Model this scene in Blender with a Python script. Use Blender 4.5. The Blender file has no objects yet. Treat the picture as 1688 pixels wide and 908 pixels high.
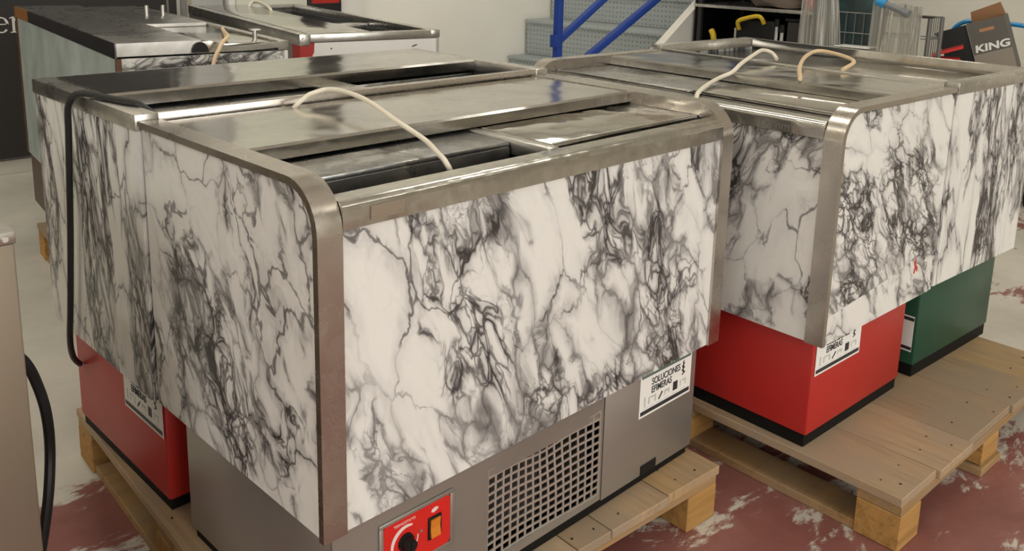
import bpy, bmesh, math, random
from mathutils import Vector, Matrix, Euler
random.seed(7)
S = bpy.context.scene
COL = S.collection
PI = math.pi

# ------------------------------------------------------------------ camera
cam_d = bpy.data.cameras.new('camera')
cam = bpy.data.objects.new('camera', cam_d)
COL.objects.link(cam)
cam.location = (-0.6262, -0.9860, 1.2401)
cam.rotation_euler = (1.3618, -0.0235, -0.7818)
cam_d.sensor_width = 36.0
cam_d.sensor_fit = 'HORIZONTAL'
cam_d.lens = 1481.24 / 1688.0 * 36.0
cam_d.shift_y = -(454.0 - 225.5) / 1688.0
cam_d.clip_start = 0.05
cam_d.clip_end = 100
S.camera = cam

# ------------------------------------------------------------------ world, light, exposure
W = bpy.data.worlds.new('hall_air')
S.world = W
W.use_nodes = True
bg = W.node_tree.nodes['Background']
bg.inputs['Color'].default_value = (1.0, 0.95, 0.88, 1)
bg.inputs['Strength'].default_value = 0.25
S.view_settings.view_transform = 'Standard'
S.view_settings.look = 'None'
S.view_settings.gamma = 1.0
S.view_settings.exposure = 0.0
LAMP_STRENGTH = 9.0
LAMP_STRENGTH_REAR = 23.0
DAY_POWER = 205.0
LEFT_FILL_POWER = 80.0

def area(name, loc, rot, sx, sy, power, col):
    l = bpy.data.lights.new(name, 'AREA')
    l.shape = 'RECTANGLE'
    l.size, l.size_y, l.energy, l.color = sx, sy, power, col
    o = bpy.data.objects.new(name, l)
    o.location, o.rotation_euler = loc, rot
    COL.objects.link(o)
    return o
# daylight through the open roller door in the wall behind the camera
area('door_daylight', (0.2, -5.9, 1.9), (math.radians(80), 0, 0), 4.2, 3.0, DAY_POWER, (1.0, 0.985, 0.93))

# fill light added by the windowless left-hand wall to brighten left-facing panels
area('left_fill_light', (-5.3, -2.4, 2.3), (0, math.radians(-82), 0), 2.0, 3.4, LEFT_FILL_POWER, (0.97, 0.99, 0.97))

# ------------------------------------------------------------------ mesh helper
class MB:
    def __init__(s):
        s.bm = bmesh.new()
    def box(s, x0, x1, y0, y1, z0, z1, bev=0.0, seg=2, M=None):
        r = bmesh.ops.create_cube(s.bm, size=1.0)
        vs = r['verts']
        for v in vs:
            v.co = Vector((x0 + (v.co.x + .5) * (x1 - x0), y0 + (v.co.y + .5) * (y1 - y0), z0 + (v.co.z + .5) * (z1 - z0)))
        if bev > 0:
            es = {e for v in vs for e in v.link_edges}
            rr = bmesh.ops.bevel(s.bm, geom=list(es), offset=bev, segments=seg, affect='EDGES', profile=0.5)
            vs = list({v for f in rr['faces'] for v in f.verts} | {v for v in vs if v.is_valid})
        if M is not None:
            for v in vs:
                v.co = M @ v.co
        return s
    def prism(s, poly, a, b, axis='x', M=None):
        # polygon of (p,q) extruded from a to b; axis x: (y,z), axis y: (x,z), axis z: (x,y)
        def P(p, q, t):
            c = {'x': (t, p, q), 'y': (p, t, q), 'z': (p, q, t)}[axis]
            c = Vector(c)
            return M @ c if M is not None else c
        A = [s.bm.verts.new(P(p, q, a)) for p, q in poly]
        B = [s.bm.verts.new(P(p, q, b)) for p, q in poly]
        n = len(poly)
        fs = [s.bm.faces.new(A), s.bm.faces.new(B[::-1])]
        for i in range(n):
            fs.append(s.bm.faces.new((A[i], B[i], B[(i + 1) % n], A[(i + 1) % n])))
        return s
    def cyl(s, c0, c1, r0, r1=None, n=20):
        r1 = r0 if r1 is None else r1
        c0, c1 = Vector(c0), Vector(c1)
        d = (c1 - c0).normalized()
        u = d.orthogonal().normalized()
        w = d.cross(u)
        A = [s.bm.verts.new(c0 + r0 * (math.cos(2 * PI * i / n) * u + math.sin(2 * PI * i / n) * w)) for i in range(n)]
        B = [s.bm.verts.new(c1 + r1 * (math.cos(2 * PI * i / n) * u + math.sin(2 * PI * i / n) * w)) for i in range(n)]
        s.bm.faces.new(A[::-1]); s.bm.faces.new(B)
        for i in range(n):
            s.bm.faces.new((A[i], A[(i + 1) % n], B[(i + 1) % n], B[i]))
        return s
    def tube(s, pts, r, n=10, sub=8):
        pts = [Vector(p) for p in pts]
        path = []
        for i in range(len(pts) - 1):
            p0 = pts[max(i - 1, 0)]; p1 = pts[i]; p2 = pts[i + 1]; p3 = pts[min(i + 2, len(pts) - 1)]
            for k in range(sub):
                t = k / sub
                path.append(0.5 * ((2 * p1) + (p2 - p0) * t + (2 * p0 - 5 * p1 + 4 * p2 - p3) * t * t + (3 * p1 - p0 - 3 * p2 + p3) * t ** 3))
        path.append(pts[-1])
        u = (path[1] - path[0]).orthogonal().normalized()
        rings = []
        for i, p in enumerate(path):
            d = (path[min(i + 1, len(path) - 1)] - path[max(i - 1, 0)]).normalized()
            u = (u - d * u.dot(d)).normalized()
            w = d.cross(u)
            rings.append([s.bm.verts.new(p + r * (math.cos(2 * PI * k / n) * u + math.sin(2 * PI * k / n) * w)) for k in range(n)])
        for a, b in zip(rings, rings[1:]):
            for k in range(n):
                s.bm.faces.new((a[k], a[(k + 1) % n], b[(k + 1) % n], b[k]))
        s.bm.faces.new(rings[0][::-1]); s.bm.faces.new(rings[-1])
        return s
    def build(s, name, mat, parent=None, smooth=35, label=None, kind=None):
        bmesh.ops.recalc_face_normals(s.bm, faces=s.bm.faces)
        me = bpy.data.meshes.new(name)
        s.bm.to_mesh(me); s.bm.free()
        if smooth:
            for p in me.polygons:
                p.use_smooth = True
            me.set_sharp_from_angle(angle=math.radians(smooth))
        me.materials.append(mat)
        o = bpy.data.objects.new(name, me)
        COL.objects.link(o)
        if parent: o.parent = parent
        if label: o['label'] = label
        if kind: o['kind'] = kind
        return o

def thing(name, label, cat, loc=(0, 0, 0), rz=0, group=None):
    o = bpy.data.objects.new(name, None)
    o.empty_display_size = 0.1
    COL.objects.link(o)
    o.location = loc
    o.rotation_euler = (0, 0, rz)
    o['label'] = label; o['category'] = cat
    if group: o['group'] = group
    return o

def tag(o, label, cat, group=None, kind=None):
    o['label'] = label; o['category'] = cat
    if group: o['group'] = group
    if kind: o['kind'] = kind
    return o

def text_mesh(name, body, size, mat, parent, M, sx=1.0, bold=0.0, shear=0.0, ext=0.0004, spacing=1.0, align='LEFT'):
    cu = bpy.data.curves.new(name, 'FONT')
    cu.body = body; cu.size = size; cu.offset = bold; cu.shear = shear; cu.extrude = ext
    cu.space_character = spacing; cu.align_x = align
    tmp = bpy.data.objects.new(name + '_tmp', cu)
    COL.objects.link(tmp)
    dg = bpy.context.evaluated_depsgraph_get()
    me = bpy.data.meshes.new_from_object(tmp.evaluated_get(dg))
    bpy.data.objects.remove(tmp)
    for v in me.vertices:
        v.co = M @ Vector((v.co.x * sx, v.co.y, v.co.z))
    me.materials.clear(); me.materials.append(mat)
    me.name = name
    o = bpy.data.objects.new(name, me)
    COL.objects.link(o)
    o.parent = parent
    return o

# ------------------------------------------------------------------ materials
def new_mat(name):
    m = bpy.data.materials.new(name)
    m.use_nodes = True
    return m, m.node_tree, m.node_tree.nodes['Principled BSDF']

def N(nt, t, **kw):
    n = nt.nodes.new(t)
    for k, v in kw.items():
        if k.startswith('i_'):
            key = k[2:]
            n.inputs[int(key) if key.isdigit() else key].default_value = v
        else:
            setattr(n, k, v)
    return n

def ramp(nt, stops, interp='LINEAR'):
    r = nt.nodes.new('ShaderNodeValToRGB')
    r.color_ramp.interpolation = interp
    el = r.color_ramp.elements
    while len(el) < len(stops): el.new(0.5)
    for e, (p, c) in zip(el, stops):
        e.position = p
        e.color = c if len(c) == 4 else (*c, 1)
    return r

def plain(name, col, rough=0.5, metal=0.0, var=0.0, scale=8.0, bump=0.0, spec=0.5):
    m, nt, b = new_mat(name)
    b.inputs['Roughness'].default_value = rough
    b.inputs['Metallic'].default_value = metal
    b.inputs['Specular IOR Level'].default_value = spec
    b.inputs['Base Color'].default_value = (*col, 1)
    if var > 0 or bump > 0:
        tc = N(nt, 'ShaderNodeTexCoord')
        no = N(nt, 'ShaderNodeTexNoise', i_Scale=scale, i_Detail=5.0)
        nt.links.new(tc.outputs['Object'], no.inputs['Vector'])
        if var > 0:
            r = ramp(nt, [(0.3, [c * (1 - var) for c in col]), (0.7, [min(1, c * (1 + var)) for c in col])])
            nt.links.new(no.outputs['Fac'], r.inputs['Fac'])
            nt.links.new(r.outputs['Color'], b.inputs['Base Color'])
        if bump > 0:
            bp = N(nt, 'ShaderNodeBump', i_Strength=bump, i_Distance=0.01)
            nt.links.new(no.outputs['Fac'], bp.inputs['Height'])
            nt.links.new(bp.outputs['Normal'], b.inputs['Normal'])
    return m

def steel(name, col=(0.62, 0.60, 0.56), rough=0.2, wobble=0.15, smudge=0.35, wscale=7.0, stretch=(1, 1, 1)):
    m, nt, b = new_mat(name)
    L = nt.links.new
    b.inputs['Metallic'].default_value = 1.0
    tc = N(nt, 'ShaderNodeTexCoord')
    mp = N(nt, 'ShaderNodeMapping'); mp.inputs['Scale'].default_value = stretch
    L(tc.outputs['Object'], mp.inputs['Vector'])
    n1 = N(nt, 'ShaderNodeTexNoise', i_Scale=wscale, i_Detail=2.0)
    n2 = N(nt, 'ShaderNodeTexNoise', i_Scale=22.0, i_Detail=8.0, i_Roughness=0.7, i_Distortion=1.2)
    n3 = N(nt, 'ShaderNodeTexNoise', i_Scale=5.0, i_Detail=6.0, i_Roughness=0.65, i_Distortion=0.8)
    for n in (n1, n2, n3): L(mp.outputs['Vector'], n.inputs['Vector'])
    bp = N(nt, 'ShaderNodeBump', i_Strength=wobble, i_Distance=0.02)
    L(n1.outputs['Fac'], bp.inputs['Height']); L(bp.outputs['Normal'], b.inputs['Normal'])
    r = ramp(nt, [(0.35, [c * (1 - smudge) for c in col]), (0.62, col)])
    mix = N(nt, 'ShaderNodeMath', operation='ADD'); mul = N(nt, 'ShaderNodeMath', operation='MULTIPLY'); mul.inputs[1].default_value = 0.45
    mul2 = N(nt, 'ShaderNodeMath', operation='MULTIPLY'); mul2.inputs[1].default_value = 0.6
    L(n2.outputs['Fac'], mul.inputs[0]); L(n3.outputs['Fac'], mul2.inputs[0]); L(mul.outputs[0], mix.inputs[0]); L(mul2.outputs[0], mix.inputs[1])
    L(mix.outputs[0], r.inputs['Fac']); L(r.outputs['Color'], b.inputs['Base Color'])
    mr = N(nt, 'ShaderNodeMapRange'); mr.inputs['From Min'].default_value = 0.3; mr.inputs['From Max'].default_value = 0.7
    mr.inputs['To Min'].default_value = rough * 1.6; mr.inputs['To Max'].default_value = rough * 0.75
    L(mix.outputs[0], mr.inputs['Value']); L(mr.outputs['Result'], b.inputs['Roughness'])
    return m

def marble(name, rot=20.0, scale=1.0, stretch=0.5, seed=0.0, density=0.5):
    """printed marble-pattern vinyl: white pebbles, smoky grey drifts, thin dark veins"""
    m, nt, b = new_mat(name)
    L = nt.links.new
    b.inputs['Roughness'].default_value = 0.38
    b.inputs['Specular IOR Level'].default_value = 0.35
    tc = N(nt, 'ShaderNodeTexCoord')
    sep = N(nt, 'ShaderNodeSeparateXYZ'); L(tc.outputs['Object'], sep.inputs[0])
    ad = N(nt, 'ShaderNodeMath', operation='ADD'); L(sep.outputs['X'], ad.inputs[0]); L(sep.outputs['Y'], ad.inputs[1])
    cb = N(nt, 'ShaderNodeCombineXYZ'); L(ad.outputs[0], cb.inputs['X']); L(sep.outputs['Z'], cb.inputs['Y']); cb.inputs['Z'].default_value = seed
    m1 = N(nt, 'ShaderNodeMapping'); m1.inputs['Rotation'].default_value = (0, 0, math.radians(rot)); L(cb.outputs[0], m1.inputs['Vector'])
    m2 = N(nt, 'ShaderNodeMapping'); m2.inputs['Scale'].default_value = (scale, scale * stretch, 1.0); L(m1.outputs[0], m2.inputs['Vector'])
    P = m2.outputs[0]
    def warp(src, sc, amt, det=3.0):
        n = N(nt, 'ShaderNodeTexNoise', i_Scale=sc, i_Detail=det, i_Roughness=0.6)
        L(src, n.inputs['Vector'])
        s = N(nt, 'ShaderNodeVectorMath', operation='SUBTRACT'); s.inputs[1].default_value = (.5, .5, .5)
        L(n.outputs['Color'], s.inputs[0])
        k = N(nt, 'ShaderNodeVectorMath', operation='SCALE'); k.inputs['Scale'].default_value = amt
        L(s.outputs[0], k.inputs[0])
        a = N(nt, 'ShaderNodeVectorMath', operation='ADD'); L(src, a.inputs[0]); L(k.outputs[0], a.inputs[1])
        return a.outputs[0]
    P1 = warp(P, 4.0, 0.16)
    P2 = warp(P1, 16.0, 0.05)
    P3 = warp(P2, 50.0, 0.016)
    def mrange(sock, a, b2, c, d, smooth=True):
        r = N(nt, 'ShaderNodeMapRange')
        if smooth: r.interpolation_type = 'SMOOTHSTEP'
        for k, v in zip(('From Min', 'From Max', 'To Min', 'To Max'), (a, b2, c, d)): r.inputs[k].default_value = v
        L(sock, r.inputs['Value']); return r.outputs['Result']
    def math2(op, a, b2):
        n = N(nt, 'ShaderNodeMath', operation=op)
        for i, q in enumerate((a, b2)):
            if isinstance(q, (int, float)): n.inputs[i].default_value = q
            else: L(q, n.inputs[i])
        return n.outputs[0]
    def noise(src, sc, det=4.0, ro=0.55):
        n = N(nt, 'ShaderNodeTexNoise', i_Scale=sc, i_Detail=det, i_Roughness=ro); L(src, n.inputs['Vector']); return n.outputs['Fac']
    def edge(src, sc):
        v = N(nt, 'ShaderNodeTexVoronoi', feature='DISTANCE_TO_EDGE', i_Scale=sc); v.inputs['Randomness'].default_value = 1.0
        L(src, v.inputs['Vector']); return v.outputs['Distance']
    mz = N(nt, 'ShaderNodeMapping'); mz.inputs['Scale'].default_value = (1.0, 0.62, 1.0); mz.inputs['Rotation'].default_value = (0, 0, math.radians(-14)); L(P1, mz.inputs['Vector'])
    ndr = noise(mz.outputs[0], 4.8, 4.0, 0.6)
    zone = mrange(ndr, 0.525 - 0.16 * density, 0.615 - 0.16 * density, 0.0, 1.0)     # where the dark drifts run
    zone2 = mrange(noise(P2, 9.0, 3.0), 0.36, 0.62, 0.0, 1.0)
    big = edge(P3, 9.0)
    mid = edge(P3, 20.0)
    fine = edge(P3, 42.0)
    # soft shade feathering off the pebble borders
    soft = math2('MULTIPLY', mrange(big, 0.0, 0.20, 1.0, 0.0), mrange(noise(P1, 7.0), 0.32, 0.66, 0.15, 1.0))
    soft2 = math2('MULTIPLY', mrange(mid, 0.0, 0.26, 1.0, 0.0), zone)
    soft3 = math2('MULTIPLY', mrange(fine, 0.0, 0.34, 1.0, 0.0), math2('MULTIPLY', zone, zone2))
    line1 = math2('MULTIPLY', mrange(big, 0.0, 0.026, 1.0, 0.0), mrange(zone2, 0, 1, 0.2, 0.9))
    line2 = math2('MULTIPLY', mrange(mid, 0.0, 0.06, 1.0, 0.0), math2('MULTIPLY', mrange(zone, 0.0, 0.8, 0.10, 1.0), mrange(zone2, 0, 1, 0.35, 1)))
    line3 = math2('MULTIPLY', mrange(fine, 0.0, 0.11, 1.0, 0.0), math2('MULTIPLY', mrange(zone, 0.3, 1.0, 0.0, 0.9), zone2))
    rid = N(nt, 'ShaderNodeTexNoise', i_Scale=17.0, i_Detail=6.0, i_Roughness=0.62, i_Distortion=0.6); L(P2, rid.inputs['Vector'])
    rd = math2('ABSOLUTE', math2('SUBTRACT', rid.outputs['Fac'], 0.5), 0.0)
    line4 = math2('MULTIPLY', mrange(rd, 0.0, 0.022, 1.0, 0.0), math2('MULTIPLY', mrange(zone, 0.3, 0.9, 0.0, 0.6), mrange(noise(P1, 8.0), 0.47, 0.62, 0.0, 1.0)))
    smoke = math2('MULTIPLY', zone, mrange(noise(P3, 12.0, 6.0, 0.65), 0.36, 0.68, 0.0, 0.8))
    ink = math2('MAXIMUM', math2('MAXIMUM', line1, line2), math2('MAXIMUM', line3, line4))
    tot = math2('ADD', math2('MULTIPLY', soft, 0.28), math2('MULTIPLY', smoke, 0.20))
    tot = math2('ADD', tot, math2('MULTIPLY', soft2, 0.26))
    tot = math2('ADD', tot, math2('MULTIPLY', soft3, 0.15))
    tot = math2('ADD', tot, math2('MULTIPLY', ink, 0.55))
    cr = ramp(nt, [(0.0, (0.74, 0.73, 0.69)), (0.14, (0.67, 0.66, 0.63)), (0.45, (0.30, 0.29, 0.28)), (0.8, (0.095, 0.09, 0.088)), (1.0, (0.04, 0.037, 0.036))])
    L(tot, cr.inputs['Fac'])
    L(cr.outputs['Color'], b.inputs['Base Color'])
    return m

def wood(name, base=(0.42, 0.29, 0.16), dark=0.55, axis='y', grey=0.0, seed=0.0):
    m, nt, b = new_mat(name)
    L = nt.links.new
    b.inputs['Roughness'].default_value = 0.7
    b.inputs['Specular IOR Level'].default_value = 0.25
    tc = N(nt, 'ShaderNodeTexCoord')
    oi = N(nt, 'ShaderNodeObjectInfo')
    mp = N(nt, 'ShaderNodeMapping')
    mp.inputs['Scale'].default_value = {'y': (34, 2.2, 34), 'x': (2.2, 34, 34), 'z': (34, 34, 2.2)}[axis]
    ad = N(nt, 'ShaderNodeVectorMath', operation='ADD'); ad.inputs[1].default_value = (seed, seed, seed)
    L(tc.outputs['Object'], ad.inputs[0])
    L(ad.outputs[0], mp.inputs['Vector'])
    n = N(nt, 'ShaderNodeTexNoise', i_Scale=1.6, i_Detail=6.0, i_Roughness=0.62, i_Distortion=0.7)
    L(mp.outputs[0], n.inputs['Vector'])
    n2 = N(nt, 'ShaderNodeTexNoise', i_Scale=5.0, i_Detail=5.0, i_Roughness=0.6)
    L(ad.outputs[0], n2.inputs['Vector'])
    r = ramp(nt, [(0.25, [c * dark for c in base]), (0.5, base), (0.75, [min(1, c * 1.22) for c in base])])
    L(n.outputs['Fac'], r.inputs['Fac'])
    g = ramp(nt, [(0.35, (0.36, 0.29, 0.215)), (0.7, (0.27, 0.215, 0.155))])
    L(n.outputs['Fac'], g.inputs['Fac'])
    mx = N(nt, 'ShaderNodeMix', data_type='RGBA')
    mr = N(nt, 'ShaderNodeMapRange'); mr.inputs['From Min'].default_value = 0.35; mr.inputs['From Max'].default_value = 0.6
    mr.inputs['To Min'].default_value = max(0, grey - 0.35); mr.inputs['To Max'].default_value = min(1, grey + 0.3) if grey > 0 else 0
    L(n2.outputs['Fac'], mr.inputs['Value'])
    L(mr.outputs['Result'], mx.inputs['Factor']); L(r.outputs['Color'], mx.inputs[6]); L(g.outputs['Color'], mx.inputs[7])
    # per-piece shade
    hs = N(nt, 'ShaderNodeHueSaturation')
    mv = N(nt, 'ShaderNodeMapRange'); mv.inputs['To Min'].default_value = 0.85; mv.inputs['To Max'].default_value = 1.15
    L(oi.outputs['Random'], mv.inputs['Value']); L(mv.outputs['Result'], hs.inputs['Value']); L(mx.outputs[2], hs.inputs['Color'])
    L(hs.outputs['Color'], b.inputs['Base Color'])
    bp = N(nt, 'ShaderNodeBump', i_Strength=0.25, i_Distance=0.002)
    L(n.outputs['Fac'], bp.inputs['Height']); L(bp.outputs['Normal'], b.inputs['Normal'])
    return m

def floor_mat():
    m, nt, b = new_mat('worn_red_floor_paint')
    L = nt.links.new
    b.inputs['Specular IOR Level'].default_value = 0.35
    tc = N(nt, 'ShaderNodeTexCoord')
    sep = N(nt, 'ShaderNodeSeparateXYZ'); L(tc.outputs['Object'], sep.inputs[0])
    def noise(sc, det, ro, dist=0.0, stretch=None):
        n = N(nt, 'ShaderNodeTexNoise', i_Scale=sc, i_Detail=det, i_Roughness=ro, i_Distortion=dist)
        if stretch:
            mp = N(nt, 'ShaderNodeMapping'); mp.inputs['Scale'].default_value = stretch; mp.inputs['Rotation'].default_value = (0, 0, math.radians(-35))
            L(tc.outputs['Object'], mp.inputs['Vector']); L(mp.outputs[0], n.inputs['Vector'])
        else: L(tc.outputs['Object'], n.inputs['Vector'])
        return n.outputs['Fac']
    def math2(op, a, c):
        n = N(nt, 'ShaderNodeMath', operation=op)
        for i, q in enumerate((a, c)):
            if isinstance(q, (int, float)): n.inputs[i].default_value = q
            else: L(q, n.inputs[i])
        return n.outputs[0]
    def mrange(s, a, c, d, e):
        r = N(nt, 'ShaderNodeMapRange'); 
        for k, v in zip(('From Min', 'From Max', 'To Min', 'To Max'), (a, c, d, e)): r.inputs[k].default_value = v
        L(s, r.inputs['Value']); return r.outputs['Result']
    n1 = noise(2.0, 10.0, 0.66, 0.5, (1.0, 2.4, 1.0))
    n2 = noise(9.0, 8.0, 0.7, 0.6, (1.0, 2.6, 1.0))
    f = math2('ADD', math2('MULTIPLY', n1, 0.7), math2('MULTIPLY', n2, 0.3))
    # the paint is worn right off at the back of the hall and thin on the right-hand aisle
    back = mrange(sep.outputs['Y'], 0.85, 1.35, 0.0, 0.34)
    right = mrange(sep.outputs['X'], 1.1, 2.6, 0.0, 0.10)
    f = math2('ADD', f, math2('ADD', back, right))
    mask = ramp(nt, [(0.525, (0, 0, 0)), (0.56, (1, 1, 1))])
    L(f, mask.inputs['Fac'])
    red = ramp(nt, [(0.3, (0.19, 0.068, 0.056)), (0.55, (0.26, 0.105, 0.088)), (0.75, (0.34, 0.18, 0.155))])
    L(noise(3.5, 8.0, 0.65), red.inputs['Fac'])
    gry = ramp(nt, [(0.3, (0.45, 0.42, 0.36)), (0.55, (0.57, 0.54, 0.47)), (0.75, (0.65, 0.60, 0.51))])
    L(noise(1.7, 9.0, 0.68), gry.inputs['Fac'])
    mx = N(nt, 'ShaderNodeMix', data_type='RGBA')
    L(mask.outputs['Color'], mx.inputs['Factor']); L(red.outputs['Color'], mx.inputs[6]); L(gry.outputs['Color'], mx.inputs[7])
    L(mx.outputs[2], b.inputs['Base Color'])
    rr = mrange(n2, 0.3, 0.7, 0.3, 0.55); L(rr, b.inputs['Roughness'])
    bp = N(nt, 'ShaderNodeBump', i_Strength=0.2, i_Distance=0.003); L(f, bp.inputs['Height']); L(bp.outputs['Normal'], b.inputs['Normal'])
    return m

M_STEEL = steel('brushed_stainless', rough=0.27)
M_LID = steel('lid_stainless', rough=0.13, wobble=0.22, smudge=0.3, wscale=5.0)
M_DENT = steel('dented_lid_stainless', rough=0.1, wobble=0.75, smudge=0.3, wscale=6.0)
M_POST = steel('post_stainless', col=(0.53, 0.49, 0.44), rough=0.24, wobble=0.12, smudge=0.12)
M_RAIL = steel('rail_stainless', col=(0.62, 0.60, 0.55), rough=0.17, wobble=0.3, smudge=0.35, wscale=11.0)
M_OLD = steel('scuffed_stainless', col=(0.5, 0.5, 0.49), rough=0.26, wobble=0.3, smudge=0.65, wscale=9.0)
M_BASE = plain('base_grey_steel', (0.40, 0.38, 0.345), 0.40, 0.75, 0.12, 3.0)
M_TUB = plain('tub_grey_inside', (0.10, 0.10, 0.10), 0.5, 0.6)
M_BLACK = plain('black_plastic', (0.008, 0.008, 0.008), 0.5, spec=0.25)
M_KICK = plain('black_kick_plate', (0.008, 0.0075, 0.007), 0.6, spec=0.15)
M_RED = plain('red_enamel', (0.42, 0.020, 0.016), 0.4, 0.0, 0.06, 3.0)
M_REDPANEL = plain('red_control_plate', (0.62, 0.018, 0.012), 0.35)
M_GREEN = plain('green_enamel', (0.010, 0.060, 0.034), 0.35, 0.0, 0.1, 3.0)
M_WHITE = plain('white_enamel', (0.80, 0.79, 0.76), 0.35)
M_PAPER = plain('sticker_white', (0.82, 0.81, 0.77), 0.5)
M_INK = plain('sticker_black', (0.03, 0.03, 0.035), 0.5)
M_INKGREEN = plain('sticker_green', (0.09, 0.16, 0.13), 0.5)
M_INKGREY = plain('sticker_grey', (0.52, 0.52, 0.49), 0.5)
M_ORANGE = plain('orange_switch', (0.62, 0.20, 0.02), 0.25)
M_PRINTW = plain('white_print', (0.75, 0.62, 0.58), 0.5)
M_CABLEW = plain('white_cable_plastic', (0.74, 0.68, 0.56), 0.45)
M_CABLEC = plain('cream_cable_plastic', (0.70, 0.52, 0.32), 0.45)
M_CABLEB = plain('black_cable_rubber', (0.012, 0.012, 0.013), 0.45)
M_TEAL = plain('bare_zinc_sheet', (0.43, 0.49, 0.475), 0.5, 0.2, 0.22, 7.0)
M_RUST = plain('rust_brown_strip', (0.11, 0.055, 0.03), 0.6, 0.2, 0.3, 12.0)
M_TAPE = plain('brown_tape', (0.30, 0.13, 0.035), 0.35)
M_DARKTRIM = steel('black_reflecting_trim', col=(0.30, 0.29, 0.28), rough=0.18, wobble=0.3, smudge=0.4)
M_PLANK = wood('weathered_plank', (0.41, 0.285, 0.165), 0.62, 'y', 0.33)
M_PLANK2 = wood('yellow_plank', (0.46, 0.30, 0.14), 0.62, 'y', 0.15, 3.0)
M_STRINGER = wood('pallet_stringer_wood', (0.35, 0.205, 0.08), 0.55, 'x', 0.1, 5.0)
M_BLOCK = wood('pallet_block_wood', (0.40, 0.22, 0.07), 0.55, 'x', 0.0, 8.0)
M_NAIL = plain('nail_head_dark', (0.03, 0.025, 0.02), 0.6, 0.5)

# ------------------------------------------------------------------ the hall
BACK_Y, RIGHT_X, LEFT_X, FRONT_Y, CEIL = 4.15, 6.6, -5.5, -6.2, 4.4
MB().box(LEFT_X, RIGHT_X, FRONT_Y, BACK_Y, -0.1, 0).build('floor', floor_mat(), smooth=0, kind='structure')
M_WALL = plain('cream_wall_paint', (0.86, 0.84, 0.77), 0.75, 0.0, 0.03, 2.0)
M_WALL2 = plain('beige_wall_paint', (0.72, 0.69, 0.61), 0.75, 0.0, 0.03, 2.0)
M_CEIL = plain('ceiling_paint', (0.75, 0.73, 0.68), 0.8)
MB().box(LEFT_X, RIGHT_X + .1, BACK_Y, BACK_Y + .1, 0, CEIL).build('wall_back', M_WALL, smooth=0, kind='structure')
MB().box(RIGHT_X, RIGHT_X + .1, FRONT_Y, BACK_Y, 0, CEIL).build('wall_right', M_WALL2, smooth=0, kind='structure')
MB().box(LEFT_X - .1, LEFT_X, FRONT_Y, BACK_Y, 0, CEIL).build('wall_left', M_WALL2, smooth=0, kind='structure')
wf = MB()
wf.box(LEFT_X, -2.0, FRONT_Y - .1, FRONT_Y, 0, CEIL).box(2.4, RIGHT_X, FRONT_Y - .1, FRONT_Y, 0, CEIL).box(-2.0, 2.4, FRONT_Y - .1, FRONT_Y, 3.5, CEIL)
wf.build('wall_front', M_WALL2, smooth=0, kind='structure')
MB().box(LEFT_X - .1, RIGHT_X + .1, FRONT_Y - .1, BACK_Y + .1, CEIL, CEIL + .1).build('ceiling', M_CEIL, smooth=0, kind='structure')
MB().box(LEFT_X, 1.72, BACK_Y - .022, BACK_Y, 0, 0.075, 0.004).build('baseboard_back', plain('pale_baseboard', (0.62, 0.60, 0.54), 0.6), kind='structure')

# ceiling lamps (outside the picture, they light the hall)
def lamp_mat(name, k):
    m = bpy.data.materials.new(name); m.use_nodes = True
    nt = m.node_tree; nt.nodes.remove(nt.nodes['Principled BSDF'])
    em = N(nt, 'ShaderNodeEmission', i_Strength=k); em.inputs['Color'].default_value = (1.0, 0.955, 0.84, 1)
    nt.links.new(em.outputs[0], nt.nodes['Material Output'].inputs['Surface'])
    return m
M_LAMP = lamp_mat('lamp_diffuser', LAMP_STRENGTH)
M_LAMP_REAR = lamp_mat('boosted_lamp_diffuser', LAMP_STRENGTH_REAR)  # rear row boosted above the other lamps to brighten the back wall
k = 0
for lx in (-3.2, 0.2, 3.6):
    for ly in (-3.6, -0.6, 2.2):
        names = {(-3.2): 'left', 0.2: 'middle', 3.6: 'right'}
        rows = {-3.6: 'front', -0.6: 'central', 2.2: 'rear'}
        t = thing('ceiling_light', 'long ceiling lamp, %s row, %s of the hall' % (names[lx], rows[ly]), 'lamp', (lx, ly, CEIL - .09), 0, 'ceiling lamps of the hall')
        MB().box(-.17, .17, -.8, .8, 0.02, .09, 0.01).build('lamp_housing', M_WHITE, t)
        MB().box(-.14, .14, -.77, .77, 0, .019).build('diffuser', M_LAMP_REAR if ly > 2 else M_LAMP, t, smooth=0)

# ------------------------------------------------------------------ chest coolers
def arc_profile(D, H, zb, R, off=0.0, n=10, yback=None):
    """outline in (y,z): back top -> rounded front top corner -> front bottom; inset by off"""
    yb = D if yback is None else yback
    pts = [(yb, H - off)]
    for i in range(n + 1):
        a = PI / 2 + (PI / 2) * i / n
        pts.append((R + (R - off) * math.cos(a), H - R + (R - off) * math.sin(a)))
    pts.append((off, zb))
    return pts

def sticker(parent, x0, x1, z0, z1, y, lettered=True):
    """white contact sticker on a front face (faces -y, in parent coordinates); or drawn through matrix M"""
    return None

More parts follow.
